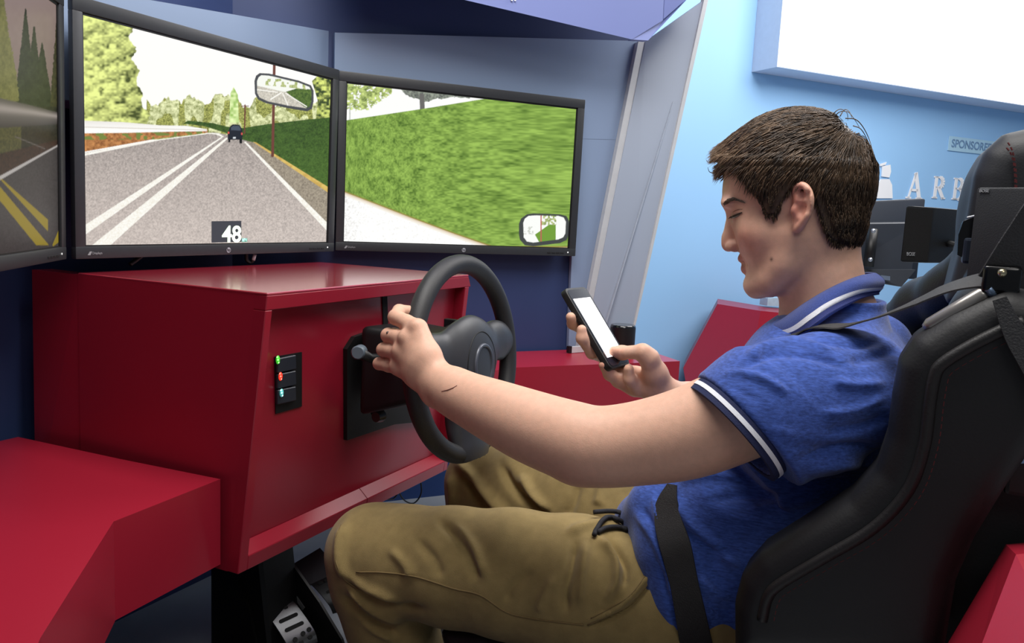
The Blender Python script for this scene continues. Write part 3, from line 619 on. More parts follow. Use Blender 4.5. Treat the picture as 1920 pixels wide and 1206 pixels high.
def monitor(name, pos, yaw, tilt, paint, nx, ny, gain, label, text=None):
    pos = CAM+(np.array(pos)-CAM)*SCM; u = np.array([math.cos(yaw), -math.sin(yaw), 0]); n = np.array([-math.sin(yaw), -math.cos(yaw), 0])
    v = _z*math.cos(tilt)-n*math.sin(tilt); n = np.cross(u, v)
    if n@np.array([-math.sin(yaw), -math.cos(yaw), 0]) < 0: n = -n
    M = Matrix(((u[0], v[0], n[0], pos[0]), (u[1], v[1], n[1], pos[1]), (u[2], v[2], n[2], pos[2]), (0, 0, 0, 1)))
    e = empty(name, pos-v*MH/2); tag(e, label, 'monitor')
    w, h = MW/2, MH/2; T = .012
    def part(nm, lo, hi, m, wv=.002): return obj(nm, bbox(lo, hi, wv, M), m, e, angle=40)
    part('bezel', (-w, h-MT, -T), (w, h, 0), bez); part('bezel', (-w, -h, -T), (w, -h+MB_, 0), bez)
    part('bezel', (-w, -h+MB_-.001, -T), (-w+ML, h-MT+.001, -.0004), bez); part('bezel', (w-MR_, -h+MB_-.001, -T), (w, h-MT+.001, -.0004), bez)
    # dark inner lip
    b = bmesh.new()
    for lo, hi in (((-w+ML-.001, h-MT-.0035, -T), (w-MR_+.001, h-MT+.001, -.003)), ((-w+ML-.001, -h+MB_-.001, -T), (w-MR_+.001, -h+MB_+.002, -.003)), ((-w+ML-.001, -h+MB_, -T), (-w+ML+.002, h-MT, -.003)), ((w-MR_-.0035, -h+MB_, -T), (w-MR_+.001, h-MT, -.003))): box(b, lo, hi, M)
    obj('inner_lip', b, black_p, e)
    b = bmesh.new(); hexa(b, [M @ Vector(p) for p in ((-w+.004, -h+.004, -T), (w-.004, -h+.004, -T), (w-.004, h-.004, -T), (-w+.004, h-.004, -T), (-w+.03, -h+.03, -.045), (w-.03, -h+.03, -.045), (w-.03, h-.03, -.045), (-w+.03, h-.03, -.045))]); bev(b, .004, 2); obj('back_shell', b, bez_d, e, angle=40)
    obj('mount_plate', bbox((-.055, -.055, -.050), (.055, .055, -.044), .003, M), black_p, e)
    obj('mount_arm', bbox((-.03, -.03, -.0545), (.03, .03, -.0495), .001, M), black_p, e)
    # lit picture
    xs = np.linspace(-w+ML, w-MR_, nx); ys = np.linspace(-h+MB_, h-MT, ny); gx, gy = np.meshgrid(xs, ys, indexing='ij')
    W = pos+gx[..., None]*u+gy[..., None]*v+n*(-.0045); C = 0
    dx_, dy_ = xs[1]-xs[0], ys[1]-ys[0]
    for ox, oy in ((-.36, -.12), (.12, -.36), (-.12, .36), (.36, .12)):      # four samples per point keep the picture's edges smooth
        pu, pv = proj((W+u*ox*dx_+v*oy*dy_).reshape(-1, 3)); C = C+paint(pu.reshape(gx.shape), pv.reshape(gx.shape)).reshape(-1, 3)/4
    ii = np.arange(nx*ny).reshape(nx, ny); Q = np.stack([ii[:-1, :-1], ii[1:, :-1], ii[1:, 1:], ii[:-1, 1:]], -1).reshape(-1, 4)
    sc = obj('screen', np_mesh('screen', W.reshape(-1, 3), Q, C), mat('lit screen %s' % gain, (0, 0, 0), .35, emit=gain, attr='Col', spec=.25, var=0), e)
    # maker's mark, product mark, power light, buttons
    b = bmesh.new(); bmesh.ops.create_circle(b, cap_ends=True, radius=.0052, segments=24, matrix=M @ Matrix.Translation((0, -h+MB_/2-.001, .0006))); lgo = obj('logo_disc', b, mat('logo silver', (196, 200, 208), .3, .3), e)
    me = text_mesh('hp', .0085, .0002, .0001); me.transform(M @ Matrix.Translation((0, -h+MB_/2-.0006, .0009)) @ Matrix.Shear('XZ', 4, (0, 0))); obj('logo_letters', me, mat('logo ink', (40, 42, 48), .5), lgo)
    b = bmesh.new(); prism(b, [M @ Vector(p) for p in ((-w+ML+.002, -h+.006, .0004), (-w+ML+.007, -h+.006, .0004), (-w+ML+.010, -h+.012, .0004), (-w+ML+.006, -h+.012, .0004))], (M.to_3x3() @ Vector((0, 0, .0003)))); obj('product_mark', b, mat('mark grey', (150, 152, 156), .4), e)
    me = text_mesh('Displays', .0055, .0002, 0, 'LEFT'); me.transform(M @ Matrix.Translation((-w+ML+.0105, -h+.009, .0005))); obj('product_lettering', me, mat('mark grey', (150, 152, 156), .4), e)
    b = bmesh.new(); bmesh.ops.create_circle(b, cap_ends=True, radius=.0016, segments=12, matrix=M @ Matrix.Translation((w-MR_-.004, -h+MB_/2, .0006))); obj('power_light', b, mat('power led', (255, 255, 250), .4, emit=1.6, var=0), e)
    for k in range(4): obj('menu_button', bbox((w-.085+k*.013, -h+.006, -.001), (w-.075+k*.013, -h+.0095, .0008), .0004, M), bez_d, e)
    if text:
        def onS(uu, vv, dz): return PP(pos+n*(-.0045+dz), n, uu, vv)
        b = bmesh.new(); prism(b, [onS(*q, .0003) for q in ((396.5, 415), (452.3, 414.2), (452.5, 453.5), (396.5, 455))], n*.0003); rd = obj('speed_readout', b, mat('readout panel', (48, 52, 58), .4, emit=.75, var=0), sc)
        b = bmesh.new(); prism(b, [onS(*q, .0003) for q in ((453, 447), (463.5, 446.6), (463.5, 453.6), (453, 453.8))], n*.0003); obj('unit_panel', b, mat('unit panel', (34, 84, 74), .4, emit=.8, var=0), sc)
        a = onS(416, 455, .001); bq = onS(452, 454.4, .001); hq = onS(434, 423, .001)
        for txt, p0, p1, hgt, cl in (('48', a, bq, np.linalg.norm(hq-onS(434, 454.7, .001)), (232, 255, 226)), ('MPH', onS(454, 453.4, .001), onS(463, 453.2, .001), .007, (170, 236, 214))):
            me = text_mesh(txt, .05, .0002, .0011 if txt == '48' else .0004); co = np.array([x.co[:] for x in me.vertices]); mn, mx = co.min(0), co.max(0)
            wd_ = np.linalg.norm(p1-p0)
            for x in me.vertices:
                fx = (x.co.x-mn[0])/(mx[0]-mn[0]); fyy = (x.co.y-mn[1])/(mx[1]-mn[1]); q = p0+u*fx*wd_+v*fyy*hgt; x.co = V(q+n*x.co.z)
            obj('speed_digits' if txt == '48' else 'unit_letters', me, mat('readout '+txt, cl, .4, emit=1.0, var=0), sc)
    return e
TL = math.radians(-.88)
monitor('display_monitor', (-.0905, 1.0985, 1.242), 0, TL, paint_center, 520, 326, 1.04, 'middle wide monitor showing a road ahead with a truck and a speed of 48', True)
a2 = math.radians(38.45); c2 = np.array([.2147, 1.1036, 0])+np.array([math.cos(a2), -math.sin(a2), 0])*.59/2
monitor('display_monitor', (c2[0]+.003, c2[1]+.004, 1.2432), a2, TL, paint_right, 470, 290, 1.02, 'wide monitor on the right showing a blurred grass bank and wing mirror')
c3 = np.array([-.3985, 1.0985, 0])-np.array([math.cos(a2), math.sin(a2), 0])*.59/2
monitor('display_monitor', (c3[0], c3[1], 1.2425), -a2, TL, paint_left, 420, 240, .62, 'dim monitor at the left edge showing dark trees and a guard rail')
# loose video cables hanging under the middle monitor
def cable(pts, r, m, label, group=None):
    bm = bmesh.new(); tube(bm, spline(pts, 8), r, 8); return tag(obj('cable', bm, m, smooth=True), label, 'cable', group)
rub = mat('black cable rubber', (14, 14, 15), .5)
vc = empty('video_cable', PY(1.215, 470, 490)); tag(vc, 'black cable looping under the middle monitor with a pale plug', 'cable')
bm = bmesh.new(); tube(bm, spline([PY(1.215, 462, 474), PY(1.215, 463, 488), PY(1.215, 470, 492), PY(1.21, 475, 487)], 6), .004, 8); obj('cord', bm, rub, vc, smooth=True)
bm = bmesh.new(); tube(bm, [PY(1.209, 475, 488), PY(1.207, 478, 477)], .0036, 10); obj('plug', bm, mat('plug white', (190, 194, 200), .4), vc, smooth=True)
cable([PY(1.22, 268, 478), PY(1.22, 255, 488), PY(1.22, 244, 496)], .004, rub, 'short black cable under the left part of the middle monitor')
# ================================================================= steering wheel and column
WC = np.array([.02, .668, .903]); wx = np.array([1., 0, 0]); wv = np.array([0, .108, .994]); wv /= np.linalg.norm(wv); wn = np.cross(wx, wv)
def WL(a, b, c): return WC+wx*a+wv*b+wn*c
sw_ = empty('steering_wheel', WC); tag(sw_, 'black three spoke steering wheel gripped by his left hand', 'steering wheel')
grip = mat('wheel grip vinyl', (40, 40, 42), .5, bump=.25, bscale=900, var=.05, scale=200)
hubm = mat('hub plastic', (56, 57, 61), .4, var=.05, scale=60, bump=.1, bscale=1200)
RW, rw_ = .1615, .0162
bm = bmesh.new(); tube(bm, [WL(RW*math.cos(t), RW*math.sin(t), 0) for t in np.linspace(0, 2*math.pi, 96, endpoint=False)], rw_, 20, closed=True); obj('rim', bm, grip, sw_, smooth=True)
F = Field((-.17, -.17, -.09), (.17, .12, .12), .0025)      # third axis stretched x2
F.ell((0, .0, .02), (.082, .074, .052), .03)
F.ell((0, -.03, .0), (.062, .06, .05), .03)
for s in (-1, 1): F.chain([((s*.05, .012, 0), .040), ((s*.11, .016, 0), .032), ((s*.155, .016, 0), .030)], .03)
F.chain([((0, -.04, 0), .055), ((0, -.10, -.01), .046), ((0, -.150, 0), .052)], .03)
F.ell((.098, -.080, 0), (.050, .062, .2), .012, 's'); F.ell((-.098, -.080, 0), (.050, .062, .2), .012, 's')
vv_, qq_ = F.mesh(); vv_ = relax(vv_, qq_, 2); Wp = WC+vv_[:, :1]*wx+vv_[:, 1:2]*wv+(vv_[:, 2:3]*.5)*wn
obj('hub', np_mesh('hub', Wp, qq_), hubm, sw_, smooth=True)
def hubz(a, b):
    r2 = (a/.082)**2+(b/.074)**2; return .5*(.02+.052*math.sqrt(max(0, 1-r2)))
def ring_on_hub(r, rr, name, m, c=(.004, -.012), dz=0):
    bm = bmesh.new(); tube(bm, [WL(c[0]+r*math.cos(t), c[1]+r*1.15*math.sin(t), hubz(c[0]+r*math.cos(t), c[1]+r*1.15*math.sin(t))+dz) for t in np.linspace(0, 2*math.pi, 64, endpoint=False)], rr, 8, closed=True); return obj(name, bm, m, sw_, smooth=True)
ring_on_hub(.05, .0011, 'pad_seam', mat('seam black', (10, 10, 11), .6))
ring_on_hub(.030, .0034, 'emblem_rim', mat('emblem rim', (84, 88, 98), .3, .2))
bm = bmesh.new(); bmesh.ops.create_uvsphere(bm, u_segments=32, v_segments=16, radius=1, matrix=Matrix(((wx[0], wv[0], wn[0], WL(.004, -.012, .028)[0]), (wx[1], wv[1], wn[1], WL(.004, -.012, .028)[1]), (wx[2], wv[2], wn[2], WL(.004, -.012, .028)[2]), (0, 0, 0, 1))) @ Matrix.Diagonal((.028, .032, .0075, 1))); obj('emblem_disc', bm, mat('emblem disc', (50, 52, 60), .35), sw_, smooth=True)
for s in (-1, 1):
    bm = bmesh.new(); tube(bm, [WL(s*(.090+.004*abs(t)*20*0), .016+t, .5*.031*math.sqrt(max(0, 1-(t/.033)**2))+.0004) for t in np.linspace(-.030, .032, 14)], .0009, 6); obj('spoke_seam', bm, mat('seam black', (10, 10, 11), .6), sw_, smooth=True)
col = empty('steering_column', (0.02, .84, .85)); tag(col, 'black steering column plate and shroud on the red dashboard', 'steering column')
bm = bmesh.new(); prism(bm, [fp(u, v, .014) for u, v in ((651, 655), (666, 632), (722, 612), (790, 604), (800, 610), (800, 790), (740, 796), (651, 826))], (0, .009, 0)); bmesh.ops.triangulate(bm, faces=[f for f in bm.faces if len(f.verts) > 4]); obj('cover_plate', bm, mat('plate black', (9, 9, 10), .6), col)
bm = bmesh.new(); hexa(bm, [(-.055, .835, .79), (.105, .835, .80), (.105, .835, .945), (-.055, .835, .95), (-.035, .70, .835), (.075, .70, .835), (.07, .70, .945), (-.03, .70, .945)]); bev(bm, .014, 3); obj('shroud', bm, black_p, col, angle=50)
st = obj('wiper_stalk', tube(bmesh.new(), [(.0, .735, .90), PX(-.075, 696, 672), PX(-.10, 676, 663)], [.006, .008, .010], 14), black_p, col, smooth=True)
pe = PX(-.105, 672, 661); pd_ = np.array([-.86, -.40, .06]); pd_ /= np.linalg.norm(pd_)
obj('stalk_cap', tube(bmesh.new(), [pe-pd_*.018, pe+pd_*.004, pe+pd_*.0065], [.0115, .0115, .0095], 20), mat('stalk cap grey', (92, 102, 112), .35), st, angle=50)
p0_, p1_ = PX(.10, 842, 617), PX(.13, 901, 606)
st2 = obj('indicator_stalk', tube(bmesh.new(), [(.05, .72, .905), p0_, p0_+(p1_-p0_)*.25, p0_+(p1_-p0_)*.9, p1_], [.006, .008, .0105, .0115, .006], 16), mat('stalk dark', (38, 40, 40), .35), col, angle=50)
for k in range(7):
    a = p0_+(p1_-p0_)*(.30+.085*k); d = (p1_-p0_)/np.linalg.norm(p1_-p0_); obj('stalk_ridge', tube(bmesh.new(), [a-d*.0014, a+d*.0014], .0122, 16), mat('ridge grey', (126, 132, 130) if k % 2 else (52, 54, 54), .3, .3), st2, angle=40)
obj('stalk_guard', bbox(tuple(PX(.10, 842, 612)-[.0, .012, .008]), tuple(PX(.10, 842, 612)+[.012, .012, .013]), .002), black_p, col)
kb = PX(-.02, 712, 780)
obj('ignition_lock', tube(bmesh.new(), [kb+(0.02, .02, 0), kb, kb-(.012, .0, 0)], [.012, .012, .009], 16), mat('lock metal', (70, 66, 64), .35, .7), col, angle=40)
# ================================================================= pedals
blk_m = mat('pedal bracket black', (11, 11, 12), .5, var=.1)
steel = mat('brushed pedal steel', (170, 172, 176), .33, .9, var=.1, scale=60, aniso=(1, 30, 30))
hole_shade = mat('hole shade black', (4, 4, 5), .8)  # flat black discs stand in for the shade inside the holes
def pedal(name, TLc, TRc, BRc, BLc, label, m, holes, roll=.012):
    e = empty(name, (BLc+BRc)/2); tag(e, label, 'pedal')
    nrm = np.cross(TRc-TLc, BLc-TLc); nrm /= np.linalg.norm(nrm); nrm = nrm if nrm@CF < 0 else -nrm
    nu, nvv = 10, 16; g = []
    for j in range(nvv+1):
        b = j/nvv
        for i in range(nu+1):
            a = i/nu; p = (TLc*(1-a)+TRc*a)*(1-b)+(BLc*(1-a)+BRc*a)*b
            g.append(p+nrm*(-roll*np.clip((b-.75)/.25, 0, 1)**2-.4*roll*np.clip((.12-b)/.12, 0, 1)**2+.004*math.sin(math.pi*b)))
    g = np.array(g); fr = g; bk = g-nrm*.004; n0 = len(g); fs = []
    idx = lambda i, j: j*(nu+1)+i
    for j in range(nvv):
        for i in range(nu): q = (idx(i, j), idx(i+1, j), idx(i+1, j+1), idx(i, j+1)); fs.append(q); fs.append(tuple(n0+k for k in q[::-1]))
    rim = [idx(i, 0) for i in range(nu)]+[idx(nu, j) for j in range(nvv)]+[idx(i, nvv) for i in range(nu, 0, -1)]+[idx(0, j) for j in range(nvv, 0, -1)]
    for a, b in zip(rim, rim[1:]+rim[:1]): fs.append((a, n0+a, n0+b, b))
    obj('pedal_pad', mesh_from(np.concatenate([fr, bk]), fs), m, e, angle=40)
    ux = (TRc-TLc)/np.linalg.norm(TRc-TLc); uy = np.cross(nrm, ux)
    for a, b, ra, rb in holes:
        p = (TLc*(1-a)+TRc*a)*(1-b)+(BLc*(1-a)+BRc*a)*b+nrm*(-roll*np.clip((b-.75)/.25, 0, 1)**2+.004*math.sin(math.pi*b))
        bm = bmesh.new(); R_ = Matrix(((ux[0], uy[0], nrm[0], p[0]), (ux[1], uy[1], nrm[1], p[1]), (ux[2], uy[2], nrm[2], p[2]), (0, 0, 0, 1)))
        n = 20; pts = []
        for k in range(n):
            t = 2*math.pi*k/n; cx = math.copysign(max(ra-rb, 0), math.cos(t)); pts.append(R_ @ Vector((cx+rb*math.cos(t), rb*math.sin(t), -.001)))
        prism(bm, pts, nrm*.0024); obj('hole_shade_disc', bm, hole_shade, e)
    bm = bmesh.new(); tp = (TLc+TRc)/2; prism(bm, [TLc-nrm*.008, TRc-nrm*.008, TRc-nrm*.008+(TRc-BRc)*.62+(0, .012, .004), TLc-nrm*.008+(TLc-BLc)*.62+(0, .012, .004)], -nrm*.006); obj('pedal_arm', bm, mat('arm plate grey', (66, 66, 72), .4, .5), e)
    return e
hl = [(.5, .33, .019, .0035), (.5, .54, .019, .0035), (.2, .13, .004, .0025), (.42, .11, .004, .0025), (.64, .11, .004, .0025), (.30, .78, .0045, .0042), (.62, .74, .0045, .0042), (.86, .72, .0045, .0042), (.45, .88, .0045, .0042), (.78, .86, .0045, .0042)]
pedal('accelerator_pedal', PX(-.105, 497, 1146), PX(-.052, 548, 1124), PX(-.052, 600, 1200), PX(-.105, 548, 1226), 'shiny perforated steel pedal lowest in the frame', steel, hl)
pedal('brake_pedal', PX(-.005, 583, 1094), PX(.05, 640, 1068), PX(.05, 690, 1130), PX(-.005, 626, 1146), 'dark slotted pedal half hidden behind his shin', mat('dark pedal steel', (58, 60, 62), .4, .6), [(.22, .12, .005, .003), (.42, .11, .005, .003), (.62, .10, .005, .003), (.35, .42, .012, .003), (.62, .62, .006, .006)])
br = empty('pedal_bracket', (-.08, 1.0, FZ)); tag(br, 'black metal pedal bracket under the red dashboard', 'bracket')
def plate_px(pxs, X, th, name, m): bm = bmesh.new(); prism(bm, [PX(X, u, v) for u, v in pxs], (th, 0, 0)); bmesh.ops.triangulate(bm, faces=[f for f in bm.faces if len(f.verts) > 4]); return obj(name, bm, m, br)
plate_px([(515, 1050), (532, 1036), (598, 1130), (640, 1200), (660, 1260), (600, 1260), (560, 1150)], -.038, .006, 'side_cheek', blk_m)
plate_px([(425, 1102), (446, 1088), (468, 1150), (490, 1260), (425, 1260), (418, 1180)], -.125, .006, 'side_cheek', blk_m)
plate_px([(509, 1055), (514, 1052), (524, 1070), (519, 1074)], -.0395, .0012, 'slot_mark', mat('slot pale', (120, 124, 124), .5))
plate_px([(533, 1092), (537, 1090), (571, 1140), (567, 1145)], -.0395, .0012, 'slot_mark', mat('slot pale', (120, 124, 124), .5))
bm = bmesh.new(); hexa(bm, [(-.12, .96, FZ+.0), (-.03, .96, FZ), (-.03, 1.12, FZ), (-.12, 1.12, FZ), (-.12, 1.0, .56), (-.03, 1.0, .56), (-.03, 1.12, .57), (-.12, 1.12, .57)]); bev(bm, .006, 1); obj('pedal_box', bm, blk_m, br)
obj('floor_plate', bbox((-.2, .80, FZ), (.02, 1.13, FZ+.012), .003), blk_m, br)
bm = bmesh.new(); tube(bm, [(-.03, 1.0, .53), (.03, 1.02, .53)], .010, 12); obj('pivot_rod', bm, blk_m, br)
tag(obj('floor_mat', bbox((-.95, .25, FZ), (-.21, 1.2, FZ+.008), .002), mat('dark floor mat', (14, 18, 34), .8, bump=.3, bscale=500)), 'dark navy floor mat below the red side console', 'mat')
cable([PY(1.02, 784, 885), PY(1.02, 790, 912), PY(1.02, 788, 930), PY(1.02, 775, 944), PY(1.02, 758, 938), PY(1.02, 748, 920), PY(1.03, 749, 900)], .0018, rub, 'longer thin black cable loop hanging under the dashboard ledge')
cable([PY(1.03, 741, 905), PY(1.03, 747, 920), PY(1.03, 738, 935), PY(1.03, 724, 935), PY(1.03, 712, 922)], .0018, rub, 'shorter thin black cable loop hanging beside the longer one')
LWP = np.array([-.55, 1.38, 0])-np.array([-.622, .783, 0])*.005
cable([PP(LWP, (-.622, .783, 0), *q) for q in ((-40, 656), (-15, 652), (10, 646), (28, 632), (40, 634))], .004, rub, 'black cable on the dark wall at the left edge')
# ================================================================= racing seat
leather = mat('black seat leather', (14, 14, 17), .55, bump=.12, bscale=320, var=.12, scale=30)
leather_b = mat('black ribbed leather', (22, 20, 21), .52, bump=.18, bscale=420, var=.15, scale=60)
stitch = mat('red stitching', (86, 22, 24), .7)
seat = empty('racing_seat', (0, .2, .45)); tag(seat, 'black leather racing bucket seat with dark red stitching', 'seat')
def pz(X, pts): return [PX(X, u, v)[1:] for u, v in pts]
XO, XI = -.285, -.205
out = [(1372, 1235), (1371, 1140), (1385, 1088), (1420, 1048), (1500, 998), (1590, 942), (1640, 886), (1662, 822), (1672, 742), (1684, 682), (1714, 636), (1780, 592), (1850, 556), (1890, 541)]
back_ = [(1990, 560), (2010, 760), (1940, 850), (1885, 930), (1830, 1020), (1795, 1100), (1772, 1235)]
BO = pz(XO, out+back_)
F = Field((-.30, -.24, .55), (.30, .22, 1.2), .004)
F.poly(BO, XO-.004, XI+.01, .028, .01)
v_, q_ = F.mesh(); v_ = relax(v_, q_, 2); vn = v_.copy(); vn[:, 0] *= -1
obj('side_bolster', np_mesh('bolster', v_, q_), leather, seat, smooth=True)
obj('side_bolster', np_mesh('bolster', vn, q_[:, ::-1]), leather, seat, smooth=True)
# piping panel in front of bolster: ribbed welt along the front edge
edge = [PX(XO-.005, u, v) for u, v in out[1:]]
ins = []
for i in range(len(edge)):
    t = edge[min(i+1, len(edge)-1)]-edge[max(i-1, 0)]; t /= np.linalg.norm(t); nn_ = np.array([0, -t[2], t[1]]); nn_ = nn_ if nn_[1]-nn_[2]*.4 < 0 else -nn_; ins.append(edge[i]+nn_*.034)
bm = bmesh.new(); tube(bm, spline(ins, 6), .006, 8); obj('welt', bm, leather_b, seat, smooth=True)
def stitches(path, r, gap, name='stitching', par=seat):
    P = np.array(spline(path, 30)); s = np.concatenate([[0], np.cumsum(np.linalg.norm(np.diff(P, axis=0), axis=1))]); bm = bmesh.new()
    for a in np.arange(.004, s[-1]-.004, gap):
        p = [np.interp(a, s, P[:, k]) for k in range(3)]; q = [np.interp(a+gap*.62, s, P[:, k]) for k in range(3)]; tube(bm, [p, q], r, 5)
    return obj(name, bm, stitch, par)
ins2 = []
for i in range(len(edge)):
    t = edge[min(i+1, len(edge)-1)]-edge[max(i-1, 0)]; t /= np.linalg.norm(t); nn_ = np.array([0, -t[2], t[1]]); nn_ = nn_ if nn_[1]-nn_[2]*.4 < 0 else -nn_; ins2.append(edge[i]+nn_*.046+np.array([.0015, 0, 0]))
stitches(ins2, .0007, .0075)
# backrest centre and headrest
cen = [(.16, .50), (.10, .60), (.02, .74), (-.035, .90), (-.07, 1.04), (-.085, 1.10), (-.16, 1.10), (-.17, .9), (-.10, .6), (.0, .50)]
F = Field((-.23, -.24, .46), (.23, .20, 1.14), .005); F.poly(cen, -.215, .215, .03, .01); v_, q_ = F.mesh(); v_ = relax(v_, q_, 2); obj('backrest', np_mesh('backrest', v_, q_), leather, seat, smooth=True)
hr = pz(0, [(1768, 560), (1786, 490), (1800, 440), (1808, 395), (1818, 335), (1835, 296), (1868, 266), (1920, 254), (1990, 262), (2030, 300), (2040, 420), (2040, 560)])
F = Field((-.17, -.25, 1.0), (.17, .02, 1.32), .004); F.poly(hr, -.115, .115, .035, .01); F.ell((-.0, -.085, 1.18), (.075, .04, .07), .02); v_, q_ = F.mesh(); v_ = relax(v_, q_, 2); obj('headrest', np_mesh('headrest', v_, q_), mat('headrest leather', (26, 28, 33), .58, bump=.10, bscale=500, var=.1), seat, smooth=True)
for dx in (0, .012):
    path = [PX(-.117, 1886-dx*300, 262+dx*900), PX(-.119, 1897-dx*300, 280+dx*400), PX(-.119, 1903-dx*200, 305), PX(-.119, 1906-dx*200, 345), PX(-.119, 1906-dx*200, 420)]
    stitches(path, .0009, .006)
# shoulder wings joining headrest and bolsters
for s in (-1, 1):
    F = Field((-.30, -.24, .9), (.30, .1, 1.16), .005); F.chain([((s*.07, -.10, 1.12), .042), ((s*.16, -.085, 1.055), .045), ((s*.225, -.065, .99), .036)] if s < 0 else [((.07, -.10, 1.13), .045), (PX(.14, 1790, 552), .042), (PX(.20, 1735, 575), .04), (PX(.245, 1690, 606), .036)], .02); v_, q_ = F.mesh(); obj('shoulder_wing', np_mesh('wing', v_, q_), leather_b, seat, smooth=True)
F = Field((-.31, .05, .38), (.31, .62, .66), .006); F.poly([(.08, .44), (.55, .47), (.57, .54), (.5, .555), (.2, .515), (.1, .56)], -.21, .21, .025, .01)
for s in (-1, 1): F.chain([((s*.235, .14, .55), .045), ((s*.23, .33, .505), .04), ((s*.225, .50, .485), .032)], .03)
v_, q_ = F.mesh(); obj('seat_cushion', np_mesh('cushion', v_, q_), leather, seat, smooth=True)
bm = bmesh.new(); hexa(bm, [(-.2, .0, FZ), (.2, .0, FZ), (.2, .5, FZ), (-.2, .5, FZ), (-.2, .05, .46), (.2, .05, .46), (.2, .5, .48), (-.2, .5, .48)]); obj('pedestal', bm, blk_m, seat)
# small latch at the seat's rear
la = empty('seat_latch', PD(.80, 1910, 860)); tag(la, 'black latch with a pale tab at the right edge behind the seat', 'latch')
A_ = PD(.80, 1894, 836); obj('latch_body', bbox(tuple(A_-[.0, .06, .05]), tuple(A_+[.03, .0, .01]), .004), black_p, la)
bm = bmesh.new(); prism(bm, [PD(.795, 1901, 850), PD(.795, 1945, 848), PD(.795, 1945, 868), PD(.795, 1903, 870)], CF*.004); obj('latch_tab', bm, mat('pale tab', (130, 160, 200), .4), la)
# red base block glimpsed behind the seat
bk = wing('console_block', [(.30, -.55), (-.12, -.48), (-.08, -.20), (.30, -.15)], FZ, .80, 'dark red block glimpsed behind the seat at lower right')
# ================================================================= seat belt
belt = mat('black belt webbing', (30, 27, 27), .6, bump=.6, bscale=500, var=.15, scale=30, aniso=(6, 1, 1))
sb = empty('seat_belt', PX(-.25, 1850, 560)); tag(sb, 'black seat belt over his left shoulder and across his waist', 'seat belt')
g = PX(-.255, 1860, 535)
up_ = spline([PX(-.262, 1868, 528), PX(-.27, 1892, 490), PX(-.275, 1925, 440), PX(-.28, 1965, 385), PX(-.275, 2010, 360), np.array([-.235, -.235, 1.10]), np.array([-.20, -.20, 1.02])], 5); bm = bmesh.new(); ribbon(bm, up_, [np.array([-1, -.2, .1])]*len(up_), .034, .0016); obj('upper_strap', bm, mat('upper webbing', (46, 46, 48), .6, bump=.5, bscale=500), sb, angle=40)
dn_ = spline([PX(-.295, 1874, 560), PX(-.297, 1893, 605), PX(-.298, 1912, 640), PX(-.299, 1945, 690), PX(-.30, 2000, 790)], 5); bm = bmesh.new(); ribbon(bm, dn_, [np.array([-1, 0, .1])]*len(dn_), [.012, .022, .026, .03]*0 or [np.interp(i, [0, len(dn_)-1], [.012, .03]) for i in range(len(dn_))], .0014); obj('lower_strap', bm, mat('upper webbing', (46, 46, 48), .6), sb, angle=40)
bar0, bar1 = PX(-.262, 1733, 616), PX(-.266, 1850, 548); 
bm = bmesh.new(); tube(bm, [bar0, bar0+(bar1-bar0)*.1, bar1-(bar1-bar0)*.06, bar1], [.004, .0072, .0078, .006], 16); obj('guide_bar', bm, mat('satin guide bar', (150, 146, 142), .28, .55), sb, smooth=True)
bm = bmesh.new(); tube(bm, [bar1, bar1+(bar1-bar0)*.10], [.0082, .0082], 16); obj('guide_ferrule', bm, mat('ferrule blue grey', (110, 130, 156), .3, .5), sb, smooth=True)
lg0 = PX(-.268, 1868, 525); obj('belt_guide', bbox(tuple(lg0-[.006, .02, .014]), tuple(lg0+[.006, .012, .014]), .005, None, 3), blk_gloss, sb, angle=40)
bm = bmesh.new(); bmesh.ops.create_uvsphere(bm, u_segments=12, v_segments=8, radius=.0042, matrix=Matrix.Translation(V(PX(-.278, 1879, 512)))); obj('guide_screw', bm, mat('screw brass', (190, 180, 150), .25, .9), sb, smooth=True)
# ================================================================= speakers, brackets, far monitor
spk = mat('speaker black', (19, 20, 22), .55, bump=.3, bscale=900)
def badge_text(par, p, ux, uy, nz, txt, size, c=(170, 172, 176)):
    me = text_mesh(txt, size, .0003, 0); me.transform(Matrix(((ux[0], uy[0], nz[0], p[0]), (ux[1], uy[1], nz[1], p[1]), (ux[2], uy[2], nz[2], p[2]), (0, 0, 0, 1)))); return obj('badge', me, mat('badge silver', c, .4), par)
S1 = PD(1.36, 1752, 389); S0 = PD(1.335, 1698, 396); S2 = PD(1.44, 1822, 386); hS = .094
spf = empty('satellite_speaker', S1-_z*hS); tag(spf, 'black satellite speaker left of the headrest, nearer the pale wall', 'speaker', None)
S0[2] = S2[2] = S1[2]
pl = [S0, S1, S2, S0+(S2-S1)]
bm = bmesh.new(); prism(bm, pl, (0, 0, -hS)); bev(bm, .003, 2); obj('cabinet', bm, spk, spf, angle=40)
ux = (S1-S0)/np.linalg.norm(S1-S0); nz = np.cross(ux, _z); nz = nz if nz@CF < 0 else -nz
bm = bmesh.new(); prism(bm, [S0+ux*.003-_z*.004+nz*.0006, S1-ux*.003-_z*.004+nz*.0006, S1-ux*.003-_z*(hS-.004)+nz*.0006, S0+ux*.003-_z*(hS-.004)+nz*.0006], -nz*.001); obj('grille', bm, mat('grille cloth', (16, 15, 15), .9, bump=.5, bscale=1500), spf)
badge_text(spf, S0+ux*.022-_z*(hS-.014)+nz*.001, ux, _z, nz, 'BOSE', .0085)
N0 = PD(.86, 1831, 352); N1 = PD(.80, 1960, 342); N1[2] = N0[2]; hN = .116
spn = empty('satellite_speaker', N0-_z*hN); tag(spn, 'black satellite speaker in front of the headrest at the right edge', 'speaker')
